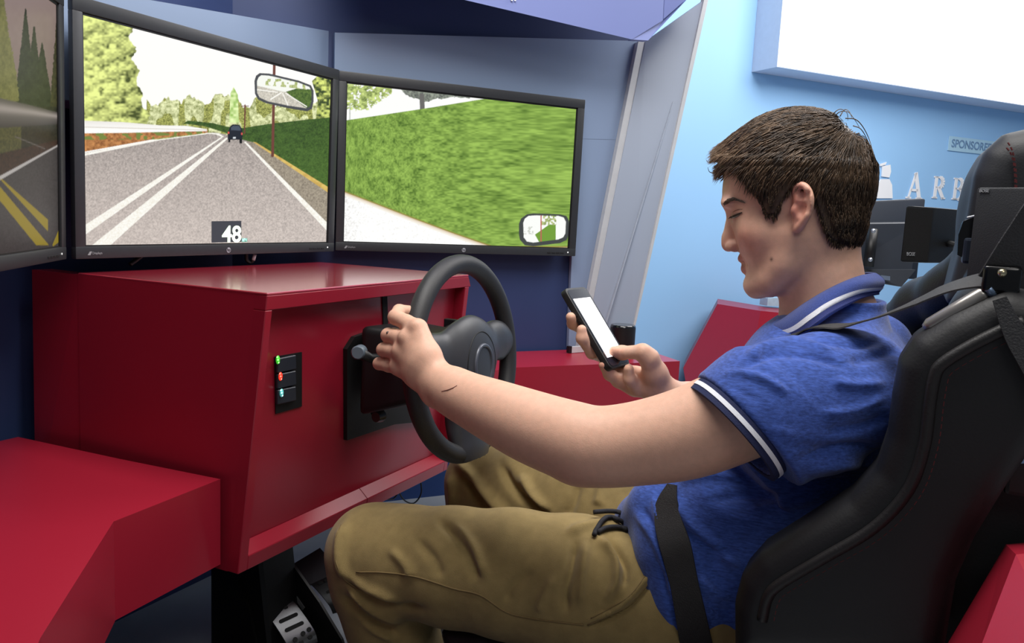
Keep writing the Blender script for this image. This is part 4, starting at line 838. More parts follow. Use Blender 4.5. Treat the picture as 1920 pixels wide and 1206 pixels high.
ux = (N1-N0)/np.linalg.norm(N1-N0); nz = np.cross(ux, _z); nz = nz if nz@CF < 0 else -nz
bm = bmesh.new(); prism(bm, [N0, N0+ux*.085, N0+ux*.085-nz*.05, N0-nz*.05], (0, 0, -hN)); bev(bm, .003, 2); obj('cabinet', bm, mat('speaker charcoal', (34, 36, 40), .55, bump=.2, bscale=900), spn, angle=40)
badge_text(spn, N0+ux*.009-_z*.0035+nz*.0008, ux, _z, nz, 'BOSE', .0045)
bkt = empty('speaker_bracket', PX(-.13, 1815, 470)); tag(bkt, 'black angled speaker bracket with white pin beside the headrest', 'bracket')
bm = bmesh.new(); prism(bm, [PX(-.135, u, v) for u, v in ((1806, 415), (1830, 405), (1850, 405), (1850, 484), (1806, 484), (1795, 478), (1797, 440))], (.02, 0, 0)); bmesh.ops.triangulate(bm, faces=[f for f in bm.faces if len(f.verts) > 4]); obj('bracket_body', bm, blk_gloss, bkt)
obj('pin', tube(bmesh.new(), [PX(-.145, 1814, 408), PX(-.15, 1832, 404)], .0011, 8), mat('pin white', (210, 214, 218), .4), bkt)
obj('bracket_foot', bbox(tuple(PX(-.14, 1828, 478)-[.004, .012, .01]), tuple(PX(-.14, 1828, 478)+[.02, .012, .018]), .003), mat('bracket grey', (40, 48, 62), .4), bkt)
obj('mount_arm', tube(bmesh.new(), [N0+ux*.05-nz*.048-_z*.07, np.array([-.16, -.12, 1.13]), np.array([-.11, -.13, 1.13])], .006, 10), black_p, spn, smooth=True)
obj('mount_arm', tube(bmesh.new(), [(S1+S2)/2-_z*.06+np.array([.02, 0, 0]), np.array([.16, -.07, 1.13]), np.array([.10, -.12, 1.13])], .006, 10), black_p, spf, smooth=True)
# far monitor seen from behind
D_ = 2.35
fm = empty('display_monitor', PD(D_, 1665, 540)); tag(fm, 'back of a dark monitor at the next station behind his head', 'monitor')
P0, P1 = PD(D_, 1560, 380), PD(D_*.985, 1724, 372); P2, P3 = PD(D_*.985, 1708, 523), PD(D_, 1550, 515)
dv = CF*.0+(-NN)*.035
bm = bmesh.new(); prism(bm, [P0, P1, P2, P3], dv*.6); bev(bm, .006, 2); obj('rear_shell', bm, mat('monitor rear slate', (34, 43, 58), .5, var=.05), fm, angle=40)
bm = bmesh.new(); prism(bm, [PD(D_*.97, 1570, 418), PD(D_*.955, 1716, 416), PD(D_*.955, 1703, 512), PD(D_*.97, 1570, 508)], dv*.4); bev(bm, .004, 1); obj('rear_bulge', bm, mat('monitor rear dark', (27, 36, 50), .5), fm)
bm = bmesh.new(); prism(bm, [PD(D_*.95, 1600, 505), PD(D_*.94, 1709, 505), PD(D_*.94, 1682, 537), PD(D_*.95, 1640, 530), PD(D_*.95, 1600, 520)], dv*.4); bmesh.ops.triangulate(bm, faces=[f for f in bm.faces if len(f.verts) > 4]); obj('base_shell', bm, mat('monitor base dark', (26, 34, 46), .5), fm)
obj('stand', tube(bmesh.new(), [PD(D_*.98, 1600, 520), PD(D_*.98, 1600, 520)*[1, 1, 0]+[0, 0, FZ]], .02, 12), black_p, fm, smooth=True)
obj('arm', tube(bmesh.new(), [PD(D_*.94, 1637, 430), PD(D_*.94, 1628, 500)], .014, 12), black_p, fm, smooth=True)
for u, v in ((1637.5, 433), (1632, 487)):
    bm = bmesh.new(); bmesh.ops.create_uvsphere(bm, u_segments=10, v_segments=6, radius=.006, matrix=Matrix.Translation(V(PD(D_*.93, u, v)))); obj('screw', bm, mat('screw steel', (190, 195, 205), .3, .8), fm, smooth=True)
bm = bmesh.new(); prism(bm, [PD(D_*.93, 1651, 516), PD(D_*.93, 1668, 518), PD(D_*.93, 1668, 526), PD(D_*.93, 1651, 524)], dv*.05); obj('rating_label', bm, mat('label grey', (96, 110, 130), .5), fm)
# ================================================================= the driver
def at(u, v, X): return PX(X, u, v)
man = empty('person', (0, .2, .52)); tag(man, 'young man in a blue polo shirt and khaki trousers holding a phone while driving', 'person')
# ---- head loft tables (z -> front, back, half width, widest y)
HZ = np.array([1.040, 1.056, 1.0625, 1.069, 1.079, 1.084, 1.092, 1.100, 1.107, 1.1147, 1.125, 1.140, 1.158, 1.168, 1.178, 1.188, 1.198, 1.216, 1.232, 1.250, 1.268, 1.282, 1.290, 1.296])
HF = np.array([.1960, .2000, .2045, .2070, .2062, .2062, .2085, .2105, .2150, .2205, .2235, .2285, .2365, .2415, .2470, .2478, .2480, .2470, .2430, .2320, .2110, .1800, .1560, .1420])
HB = np.array([.130, .128, .125, .120, .112, .107, .100, .094, .088, .083, .077, .072, .069, .069, .068, .067, .067, .068, .071, .079, .093, .111, .124, .138])
HW = np.array([.034, .044, .047, .050, .0540, .0555, .0575, .0605, .0622, .0635, .0648, .0662, .0665, .0675, .0685, .0695, .0705, .0715, .0705, .0655, .0545, .0400, .026, .012])
HY = np.array([.160, .160, .159, .158, .156, .155, .154, .152, .151, .150, .149, .148, .147, .147, .146, .146, .146, .146, .146, .146, .145, .144, .142, .141])
def head_f(X, Y, Z):
    Zc = np.clip(Z, HZ[0], HZ[-1]); f = np.interp(Zc, HZ, HF); b = np.interp(Zc, HZ, HB); w = np.interp(Zc, HZ, HW); yc = np.interp(Zc, HZ, HY)
    dy = Y-yc; a = np.where(dy > 0, f-yc, yc-b); p = np.where(dy > 0, 2.25-.15*np.exp(-((Z-1.122)/.018)**2), 2.0)
    rho = ((np.abs(dy)/a)**p+(np.abs(X)/w)**p)**(1/p)
    d = (rho-1)*np.minimum(a, w)*.92
    d = np.maximum(d, Z-1.226); d = np.maximum(d, 1.04-Z)
    ea, eb, ec = X/.0715, (Y-.157)/.0915, (Z-1.204)/.090
    k0 = np.sqrt(ea*ea+eb*eb+ec*ec)+1e-9; k1 = np.sqrt((ea/.0715)**2+(eb/.0915)**2+(ec/.090)**2)+1e-9; c = k0*(k0-1)/k1
    k = .006; h = np.maximum(k-np.abs(d-c), 0)/k; d = np.minimum(d, c)-h*h*k*.25
    # underside of the jaw: rises from chin to the jaw angle
    jz = 1.0575+np.clip((.195-Y)/.05, 0, 1)*.006+np.clip((.165-Y)/.03, 0, 1)*.022
    e = jz-Z; k = .012; h = np.maximum(k-np.abs(d-e), 0)/k
    return np.maximum(d, e)+h*h*k*.25
SK = Field((-.31, -.02, .70), (.30, .745, 1.315), .0022)
SK.add((-.08, .06, 1.03), (.08, .255, 1.30), head_f, .004)
# neck, shoulders, chest (mostly under the shirt) tie everything into one body
SK.chain([((0, .070, .96), .066), ((0, .092, 1.035), .0555), ((0, .108, 1.08), .0505), ((0, .113, 1.125), .049)], .012)
for s in (-1, 1):
    SK.chain([((s*.028, .135, 1.145), .010), ((s*.012, .148, 1.01), .010)], .022)        # neck muscle
    SK.chain([((s*.05, .075, .975), .045), ((s*.14, .085, .955), .045)], .03)
SK.ell((0, .09, .89), (.12, .075, .11), .03)
# face
SK.chain([((0, .2315, 1.166), .0075), ((0, .2345, 1.148), .0066), ((0, .2365, 1.132), .0082), ((0, .2358, 1.1225), .0102)], .010)
for s in (-1, 1):
    SK.ell((s*.0125, .2280, 1.1200), (.0072, .0105, .0082), .004)
    SK.ell((s*.046, .188, 1.140), (.015, .020, .016), .028)                               # cheekbone
    SK.ell((s*.030, .2350, 1.1800), (.022, .008, .0065), .012)                           # brow
    SK.ell((s*.034, .2440, 1.1625), (.0155, .0165, .0085), .010, 's')                    # eye socket
    SK.ell((s*.0315, .2165, 1.1635), (.0135, .0128, .0120), .003)                        # lidded eyeball
    SK.cone((s*.021, .2290, 1.1700), (s*.044, .2170, 1.1690), .0034, .0030, .004)        # upper lid fold
    SK.ell((s*.0112, .2318, 1.1142), (.0042, .0058, .0028), .0025, 's')                   # nostril
    SK.cone((0, .2142, 1.1042), (s*.021, .2015, 1.1000), .0068, .0030, .005)             # lips
    SK.cone((0, .2085, 1.0905), (s*.019, .1985, 1.0945), .0072, .0032, .005)
    SK.cone((s*.003, .2175, 1.0978), (s*.022, .2035, 1.0982), .0034, .0016, .0022, 's')
    SK.cone((s*.0195, .222, 1.118), (s*.031, .2025, 1.097), .0012, .0008, .006, 's')     # fold beside the mouth
SK.ell((0, .1925, 1.0705), (.019, .0155, .0125), .010)                                   # chin
for s in (-1, 1): SK.chain([((s*.020, .188, 1.066), .010), ((s*.043, .166, 1.078), .008), ((s*.051, .152, 1.100), .008), ((s*.056, .147, 1.14), .008)], .024)
# ears
EX = -.078
def ear(u, v, dx=0): return PX(EX+dx, u, v)
ep = [(1499, 385, .008), (1492, 367, .004), (1493, 354, .001), (1501, 347, -.003), (1511, 352, -.007), (1518, 366, -.010), (1518.5, 384, -.010), (1514, 402, -.007), (1506, 417, -.003), (1499, 426, .001), (1494, 430, .004)]
er = [.0026, .0034, .0040, .0042, .0044, .0046, .0046, .0044, .0044, .0050, .0046]
def mirror(p): return np.array([-p[0], p[1], p[2]])
for sgn in (1, -1):
    g_ = (lambda p: p) if sgn == 1 else mirror
    SK.chain([(g_(ear(1503, 372, .004)), .010), (g_(ear(1504, 398, .005)), .0095), (g_(ear(1497, 420, .006)), .007)], .006)
    sp2 = spline([np.array([*ear(u, v, d), r]) for (u, v, d), r in zip(ep, er)], 3)
    SK.chain([(g_(p[:3]), p[3]) for p in sp2], .002)
    SK.chain([(g_(ear(1508, 362, -.003)), .0030), (g_(ear(1510, 378, -.005)), .0034), (g_(ear(1506, 398, -.003)), .0034), (g_(ear(1500, 410, .0)), .003)], .003)
    SK.ell(g_(ear(1499, 392, -.008)), (.0085, .0072, .0105), .004, 's')
    SK.ell(g_(ear(1501, 366, -.007)), (.005, .0052, .0085), .003, 's')
    SK.cone(g_(ear(1514, 362, -.013)), g_(ear(1513.5, 396, -.012)), .0030, .0028, .003, 's')
    SK.ell(g_(ear(1489, 394, .001)), (.0045, .0045, .0062), .004)                        # tragus
# left arm
armL = [(np.array([-.165, .095, .965]), .050), (at(1400, 768, -.205), .0520), (at(1290, 812, -.225), .0500), (at(1185, 833, -.24), .0455), (at(1110, 838, -.25), .0440), (at(1068, 826, -.247), .0440), (at(1000, 802, -.24), .0425), (at(930, 772, -.23), .0375), (at(870, 745, -.215), .0315), (at(832, 724, -.207), .0275)]
armS = spline([np.array([*p, r]) for p, r in armL], 4); SK.chain([(p[:3], p[3]) for p in armS], .012)
SK.ell(at(1082, 872, -.252), (.02, .02, .016), .02)                                       # elbow point
wL = at(828, 722, -.206)
SK.ell(at(808, 742, -.214), (.010, .010, .010), .012)                                     # wrist bone
MC = [(784, 616, -.186), (764, 637, -.193), (752, 662, -.193), (747, 690, -.187)]
PIP = [(742, 595, -.163), (728, 629, -.168), (719, 656, -.168), (711, 682, -.165)]
for i, (m, p) in enumerate(zip(MC, PIP)):
    M_, P_ = at(*m), at(*p); r = (.0120, .0114, .0108, .0098)[i]
    SK.chain([(wL+np.array([.0, .006, .006-.006*i]), .018), ((wL+M_)/2+np.array([-.003, 0, .001]), .0165), (M_, r+.0022)], .014)
    d_ = np.array([.030, .010, -.003]) if i else np.array([.026, .012, .006])
    D2 = P_+d_; T2 = D2+np.array([.022, -.012, -.002])
    SK.chain([(M_, r+.0012), ((M_+P_)/2, r-.0002), (P_, r-.0004), (D2, r-.0018), (T2, r-.0026)], .0035)
    SK.ell(M_+np.array([-.006, .001, .004]), (.0075, .0075, .0075), .008)                  # knuckle
SK.chain([(wL+np.array([.012, .012, .012]), .016), (at(812, 682, -.165), .0150), (at(804, 662, -.140), .0115), (at(796, 642, -.116), .0095)], .010)
# right arm and the hand around the phone
PHC = np.array([.1015, .4635, .9701]); PHx = np.array([.994, -.1092, -.0084]); PHy = np.array([.0737, .6103, .7887]); PHn = np.array([-.081, -.7846, .6147])
def PH(a, b, c): return PHC+PHx*a+PHy*b+PHn*c
wR = at(1252, 741, .125)
armR = [(np.array([.165, .105, .985]), .055), (np.array([.215, .165, .86]), .047), (np.array([.235, .215, .785]), .042), (np.array([.205, .262, .815]), .040), (np.array([.165, .31, .85]), .034), (wR, .0255)]
SK.chain(armR, .012)
def hr_(u, v, X): return at(u, v, X)
SK.chain([(wR, .024), (hr_(1222, 722, .118), .0235), (hr_(1192, 712, .118), .0205), (hr_(1176, 704, .125), .017)], .012)
SK.chain([(wR, .02), (hr_(1228, 700, .10), .0195), (hr_(1217, 672, .085), .0150), (hr_(1205, 660, .078), .0120), (PH(.004, -.0585, .0135), .0108), (PH(-.013, -.052, .0112), .0085)], .009)
SK.chain([(hr_(1180, 712, .135), .015), (hr_(1150, 676, .145), .0115), (PH(-.020, -.035, -.021), .0105), (PH(-.044, -.010, -.012), .0095), (PH(-.0455, .002, -.004), .0080)], .005)
SK.chain([(hr_(1178, 700, .15), .013), (PH(.01, .0, -.022), .0105), (PH(-.030, .022, -.020), .0095), (PH(-.0450, .030, -.010), .0080)], .005)
SK.chain([(hr_(1190, 728, .115), .015), (hr_(1160, 714, .105), .0115), (hr_(1143, 702, .085), .0098), (hr_(1132, 684, .066), .0085)], .006)
SK.chain([(hr_(1196, 730, .105), .013), (hr_(1181, 712, .088), .0100), (hr_(1179, 692, .083), .0082)], .005)
sv, sq = SK.mesh(); sv = relax(sv, sq, 1, .4)
# drop tiny islands: keep as is; colour the skin (lips, ears, knuckles are really pinker)
base = lin((220, 174, 150)); col_ = np.tile(base, (len(sv), 1))
def tint(c, r, to, amt):
    global col_
    d = np.linalg.norm((sv-np.asarray(c))/np.asarray(r), axis=1); w = (amt*np.exp(-d**2*1.2))[:, None]; col_ = col_*(1-w)+lin(to)*w
for s in (-1, 1):
    tint((s*.05, .205, 1.13), (.03, .03, .022), (208, 128, 112), .5); tint((s*.083, .142, 1.180), (.012, .022, .040), (204, 116, 104), .62)
    tint((s*.034, .228, 1.1635), (.016, .012, .009), (176, 122, 106), .55)
tint((0, .243, 1.121), (.016, .016, .012), (206, 128, 114), .45)
lipd = np.minimum(np.abs(sv[:, 2]-1.1045)/.0065, np.abs(sv[:, 2]-1.0905)/.0072)
lm = (np.exp(-lipd**4)*np.exp(-(np.abs(sv[:, 0])/.021)**6)*(sv[:, 1] > .1985)*(sv[:, 2] > 1.08)*(sv[:, 2] < 1.112))[:, None]; col_ = col_*(1-.7*lm)+lin((186, 104, 98))*.7*lm
for m in PIP+MC: tint(at(*m), (.012, .012, .012), (214, 142, 122), .4)
tint(at(1082, 880, -.27), (.035, .035, .03), (206, 140, 122), .35)
tint(at(1131, 682, .06), (.012, .012, .012), (220, 140, 118), .35); tint(PH(-.013, -.052, .015), (.014, .014, .014), (224, 150, 128), .3)
stub = np.exp(-((sv[:, 1]-.185)/.03)**2-((sv[:, 2]-1.078)/.02)**2)[:, None]*.14; col_ = col_*(1-stub)+lin((150, 118, 104))*stub
for c in ((1446, 486), ):                                                                 # mole on the cheek
    cc = sv[np.argmin(np.hypot(*(np.array(proj(sv))-np.array(c)[:, None]))+(sv[:, 0] > 0)*99)]; tint(cc, (.0024, .0024, .0024), (70, 44, 38), .9)
cut = [at(800, 737, -.24), at(820, 737, -.24), at(842, 733, -.24), at(858, 725, -.24)]
skin = mat('skin', (0, 0, 0), .48, attr='Col', var=.05, scale=120, bump=.10, bscale=700, sss=.12, spec=.35)
body = obj('body', np_mesh('body', sv, sq, col_), skin, man, smooth=True)
# thin scratch on the wrist, drawn on the skin
def on_skin(u, v, off=.0004):
    pu, pv = SKu, SKv; m = (np.abs(pu-u) < 6) & (np.abs(pv-v) < 6); i = np.where(m)[0]
    dd = (sv[i]-CAM)@CF; near = i[dd < dd.min()+.02]; d2 = np.hypot(pu[near]-u, pv[near]-v); j = near[np.argsort(d2)[:6]]; D = np.average((sv[j]-CAM)@CF, weights=1/(d2[np.argsort(d2)[:6]]+.3)); return PD(D-off, u, v)
SKu, SKv = proj(sv)
bm = bmesh.new(); tube(bm, [on_skin(u, v) for u, v in spline([(828, 734), (840, 731), (850, 727), (857, 723)], 4)], .0005, 5); obj('scratch', bm, mat('scratch', (120, 78, 70), .6), body)
for u, v in ((727, 624), ):
    bm = bmesh.new(); c_ = on_skin(u, v, -.0012); bmesh.ops.create_uvsphere(bm, u_segments=10, v_segments=6, radius=.0024, matrix=Matrix.Translation(V(c_))); obj('ink_mark', bm, mat('ink smudge', (96, 84, 80), .7), body, smooth=True)
# eyes: lowered lids with lash line and slit (traced on the near side, mirrored on the far side)
def line_on_skin(pts, off): return [on_skin(u, v, off) for u, v in spline([np.array(p, float) for p in pts], 4)]
lash = line_on_skin([(1368.5, 407.5), (1374, 405.5), (1380, 403), (1386, 400.5), (1391, 398.5)], .0006)
slit = line_on_skin([(1370.5, 409), (1376, 407.8), (1382, 405.6), (1387, 403)], .0002)
fold_ = line_on_skin([(1373, 399), (1379, 395), (1386, 392.5), (1392, 392.5)], -.0001)
for s in (1, -1):
    mr = lambda p: np.array([p[0]*s, p[1], p[2]])
    bm = bmesh.new(); n = len(lash); tube(bm, [mr(p) for p in lash], [.0005+.0007*math.sin(math.pi*(i+1)/(n+1)) for i in range(n)], 6)
    for k in range(14):
        p = lash[min(n-1, int(k/13*(n-1)))]; q = p+np.array([-.0016, .0022-.0030*k/13, -.0028]); tube(bm, [mr(p), mr((p+q)/2+np.array([-.0003, 0, 0])), mr(q)], [.00035, .00028, .0001], 4)
    obj('eyelashes', bm, mat('lash dark', (58, 44, 36), .6), body)
    bm = bmesh.new(); n = len(slit); tube(bm, [mr(p) for p in slit], [.0004+.0009*math.sin(math.pi*(i+1)/(n+1)) for i in range(n)], 6); obj('eye_slit', bm, mat('eye wet', (132, 124, 112), .15), body, smooth=True)
    bm = bmesh.new(); n = len(fold_); tube(bm, [mr(p) for p in fold_], [.0003+.0003*math.sin(math.pi*(i+1)/(n+1)) for i in range(n)], 5); obj('lid_crease_shade', bm, mat('lid crease shade', (150, 104, 88), .6), body, smooth=True)  # thin darker tube paints the shade of the lid fold
# ---- hair
hairc = lambda n: lin((38, 30, 26))*(1-n)+lin((122, 98, 76))*n
def head_grad(P):
    e = 1e-4; X, Y, Z = P[:, 0], P[:, 1], P[:, 2]
    f = head_f(X, Y, Z); g = np.stack([head_f(X+e, Y, Z)-f, head_f(X, Y+e, Z)-f, head_f(X, Y, Z+e)-f], 1)/e
    return f, g/(np.linalg.norm(g, axis=1, keepdims=True)+1e-9)
hl_px = [(1352, 322), (1364, 318), (1379, 320), (1396, 334), (1416, 357), (1432, 380), (1440, 408), (1462, 402), (1474, 380), (1487, 360), (1499, 343), (1515, 346), (1527, 362), (1534, 392), (1541, 418), (1552, 446), (1575, 462), (1612, 470), (1660, 470), (1700, 300), (1640, 180), (1480, 160), (1320, 220), (1310, 300)]
HLP = np.array([PX(-.05, u, v)[1:] for u, v in hl_px])
HR = Field((-.095, .03, 1.09), (.095, .29, 1.325), .003)
def cap_f(X, Y, Z):
    d = head_f(X, Y, Z); th = .006+.004*np.clip((Z-1.16)/.08, 0, 1)+.000*Y
    return np.maximum(d-th, poly_sdf(HLP, Y[0], Z[0])[None]+.002)
HR.add((-.09, .035, 1.10), (.09, .27, 1.32), cap_f, .002)
HR.chain([((-.046, .212, 1.250), .010), ((0, .230, 1.250), .013), ((.046, .212, 1.250), .010)], .02)
HR.chain([((-.030, .236, 1.243), .006), ((0, .248, 1.244), .008), ((.030, .236, 1.243), .006)], .015)
hv, hq = HR.mesh(); hv = relax(hv, hq, 2)
nz_ = vnoise(hv[:, 1]*300+hv[:, 0]*90, hv[:, 2]*120, 3)
hair = obj('hair', np_mesh('hair_cap', hv, hq, hairc((.10+.35*nz_)[:, None])), mat('hair', (0, 0, 0), .5, attr='Col', var=.2, scale=300, bump=.4, bscale=300, spec=.3), man, smooth=True)
N_ = 26000
# roots over the scalp
rt = []
while len(rt) < N_:
    P = np.stack([rng.uniform(-.075, .075, 60000), rng.uniform(.055, .255, 60000), rng.uniform(1.10, 1.298, 60000)], 1)
    f, g = head_grad(P); P = P[np.abs(f) < .004]; f, g = head_grad(P); P = P-g*f[:, None]
    ok = poly_sdf(HLP, P[:, 1], P[:, 2]) < -.0015
    # keep the far side sparse
    ok &= (rng.random(len(P)) < np.where(P[:, 0] > .035, .35, 1.0)); rt += list(P[ok])
R0 = np.array(rt[:N_]); crown = np.array([-.006, .092, 1.288])
nst = 7; hpos = np.zeros((N_, nst, 3)); p = R0.copy(); f, g = head_grad(p)
zrel = np.clip((R0[:, 2]-1.20)/.08, 0, 1); front = np.clip((R0[:, 1]-.17)/.06, 0, 1)
length = .020+.022*zrel+.012*front*zrel+rng.normal(0, .005, N_); length *= np.where(R0[:, 2] < 1.16, .75, 1.0)
near_edge = poly_sdf(HLP, R0[:, 1], R0[:, 2]); fringe = (R0[:, 1] > .228) & (np.abs(R0[:, 0]) < .05)
length = np.where((near_edge > -.016) & ~fringe, np.minimum(length, np.where(R0[:, 1] > .17, .005+.005*rng.random(N_), .011+.004*rng.random(N_))), length); length = np.where(fringe, .020+.012*rng.random(N_)-.012*np.clip((np.abs(R0[:, 0])-.02)/.03, 0, 1), length)
lift = .006+.009*zrel+.004*rng.random(N_)+.001*np.clip((.11-R0[:, 1])/.05, 0, 1)+.010*np.clip((R0[:, 1]-.20)/.04, 0, 1)*zrel; lift = np.where(near_edge > -.012, .004+.003*rng.random(N_), lift)
clump = vnoise(R0[:, 1]*140+R0[:, 0]*80, R0[:, 2]*110+R0[:, 0]*60, 12)-.5
for k in range(nst):
    t = k/(nst-1); hpos[:, k] = p
    f, g = head_grad(p)
    away = p-crown; away -= g*np.sum(away*g, 1, keepdims=True); away /= np.linalg.norm(away, axis=1, keepdims=True)+1e-6
    fwd = np.array([0, 1., .0]); top = np.clip((R0[:, 2]-1.205)/.075, 0, 1)[:, None]*np.clip((R0[:, 1]-.09)/.04, 0, 1)[:, None]
    side = 1-np.clip((R0[:, 2]-1.19)/.09, 0, 1)[:, None]; down = np.stack([np.zeros(N_), -.25-.55*np.clip((R0[:, 1]-.16)/.03, 0, 1), np.full(N_, -.9)], 1)
    d = away*.9+fwd*top*1.3+down*side*1.1
    # fringe sweeps forward and lifts
    fr = np.clip((R0[:, 1]-.185)/.045, 0, 1)[:, None]*np.clip((R0[:, 2]-1.20)/.03, 0, 1)[:, None]
    d = d*(1-fr*.8)+np.array([-.10, 1., .42-.62*t])*fr*1.4
    d += np.stack([clump*.6, clump*.8, clump*.45], 1)+rng.normal(0, .07, (N_, 3))
    d -= g*np.sum(d*g, 1, keepdims=True)*(1-fr*.9); d /= np.linalg.norm(d, axis=1, keepdims=True)+1e-6
    p = p+d*(length/(nst-1))[:, None]
    f, g = head_grad(p); want = lift*min(1, t*2.5+.3)*(1-.35*t*t); free = fr[:, 0]*t
    p = p+g*((want-f)*np.where(f < want, 1.0, .55*(1-free)))[:, None]
# fly-away strands at the crown
fly = []
for pts in ([(1556, 222), (1568, 208), (1578, 205), (1588, 212), (1590, 226)], [(1560, 224), (1574, 210), (1590, 210), (1601, 222), (1612, 240)], [(1585, 222), (1604, 224), (1618, 238), (1630, 262), (1638, 292), (1641, 318)], [(1575, 218), (1583, 206), (1592, 209), (1598, 222)], [(1600, 236), (1614, 242), (1626, 262), (1634, 286)], [(1540, 214), (1554, 211), (1570, 217), (1582, 228)], [(1335, 300), (1328, 304), (1324, 300)], [(1338, 325), (1330, 322), (1327, 314)]):
    fly.append(spline([PX(-.02+.02*random.random(), *q) for q in pts], 5))
def strands(P, r0, C):
    """three-sided tapered tubes for all strands at once"""
    n, k, _ = P.shape; T = np.gradient(P, axis=1); T /= np.linalg.norm(T, axis=2, keepdims=True)+1e-9
    a = np.cross(T, np.array([.3, .5, .8])); a /= np.linalg.norm(a, axis=2, keepdims=True)+1e-9; b = np.cross(T, a)
    rad = r0[:, None]*np.interp(np.linspace(0, 1, k), [0, .2, .7, 1], [.8, 1, .85, .12])[None]
    Vt = np.stack([P+rad[..., None]*(a*math.cos(w)+b*math.sin(w)) for w in (0, 2.094, 4.189)], 2).reshape(-1, 3)
    base_ = (np.arange(n)[:, None]*k+np.arange(k-1)[None])*3; Q = []
    for s in range(3): Q.append(np.stack([base_+s, base_+(s+1) % 3, base_+3+(s+1) % 3, base_+3+s], -1).reshape(-1, 4))
    return Vt, np.concatenate(Q), np.repeat(C, k*3, axis=0)
tone = np.clip(.12+.80*vnoise(R0[:, 1]*220+R0[:, 0]*150, R0[:, 2]*200, 5)+.25*rng.normal(0, .5, N_)+.85*np.clip((R0[:, 1]-.205)/.05, 0, 1)-.25*np.clip((1.18-R0[:, 2])/.05, 0, 1)-.15, 0, 1.25)
Vt, Q, Cc = strands(hpos, rng.uniform(.00035, .0007, N_), hairc(tone[:, None]))
obj('hair_strands', np_mesh('strands', Vt, Q, Cc), mat('hair strand', (0, 0, 0), .42, attr='Col', var=.1, spec=.35), hair, smooth=True)['kind'] = 'stuff'
for f_ in fly:
    bm = bmesh.new(); tube(bm, f_, [.0008*(1-.7*i/len(f_)) for i in range(len(f_))], 5); obj('stray_hair', bm, mat('stray hair', (84, 68, 54), .5), hair, smooth=True)
# eyebrows
brow = []
for k in range(190):
    t = random.random(); u_ = np.interp(t, [0, .25, .55, 1], [1356.5, 1363, 1373, 1392]); v_ = np.interp(t, [0, .25, .55, 1], [384, 377, 372.5, 377])+random.uniform(-3.8, 3.8)*(1.05-t*.85)
    p = on_skin(u_, v_, .0003); d = np.array([-.55, -.75, .35-.75*t]); d /= np.linalg.norm(d); brow.append((p, p+d*.0035+np.array([-.0004, .0002, 0]), p+d*.0070))
for s in (1, -1):
    bm = bmesh.new()
    for q in brow: tube(bm, [np.array([c[0]*s, c[1], c[2]]) for c in q], [.0006, .00055, .00015], 4)
    obj('eyebrow', bm, mat('eyebrow hair', (80, 60, 47), .6), body)
# ---- polo shirt
class Surf:
    def __init__(s, v, q): s.v = v; s.n = normals(v, q); s.u, s.w = proj(v); s.d = (v-CAM)@CF
    def on(s, u, v, off=0., r=7):
        i = np.where((np.abs(s.u-u) < r) & (np.abs(s.w-v) < r))[0]
        if len(i) == 0: i = np.argsort(np.hypot(s.u-u, s.w-v))[:4]
        i = i[s.d[i] < s.d[i].min()+.015]; d2 = np.hypot(s.u[i]-u, s.w[i]-v); k = np.argsort(d2)[:6]; w = 1/(d2[k]+.4); n = np.average(s.n[i[k]], axis=0, weights=w); n /= np.linalg.norm(n)
        return PD(np.average(s.d[i[k]], weights=w), u, v)+n*off, n
TZ = np.array([.52, .58, .66, .76, .86, .93, .970, .998, 1.022, 1.05]); TC = np.array([.195, .195, .185, .160, .120, .095, .085, .080, .078, .078])
TAy = np.array([.10, .115, .122, .126, .122, .116, .108, .086, .062, .052]); TAx = np.array([.165, .172, .172, .165, .165, .168, .160, .118, .078, .060])
def torso_f(X, Y, Z):
    yc = np.interp(Z, TZ, TC); a = np.interp(Z, TZ, TAy); w = np.interp(Z, TZ, TAx)
    rho = ((np.abs(Y-yc)/a)**2.3+(np.abs(X)/w)**2.3)**(1/2.3); d = (rho-1)*np.minimum(a, w)*.9
    return np.maximum(d, np.abs(Z-.785)-.275)
SH = Field((-.335, -.09, .50), (.33, .42, 1.10), .003)
SH.add((-.19, -.06, .51), (.19, .35, 1.07), torso_f, .02)
hemT, hemB = at(1297, 738, -.212), at(1450, 893, -.25); hemC = (hemT+hemB)/2
adir = np.array([-.30, .86, -.42]); tt = (hemB-hemT)/np.linalg.norm(hemB-hemT); hn = adir-tt*(adir@tt); hn /= np.linalg.norm(hn)
def cutter(n, c, rad):
    def fn(X, Y, Z): return np.maximum(-((X-c[0])*n[0]+(Y-c[1])*n[1]+(Z-c[2])*n[2]), np.sqrt((X-c[0])**2+(Y-c[1])**2+(Z-c[2])**2)-rad)
    return fn
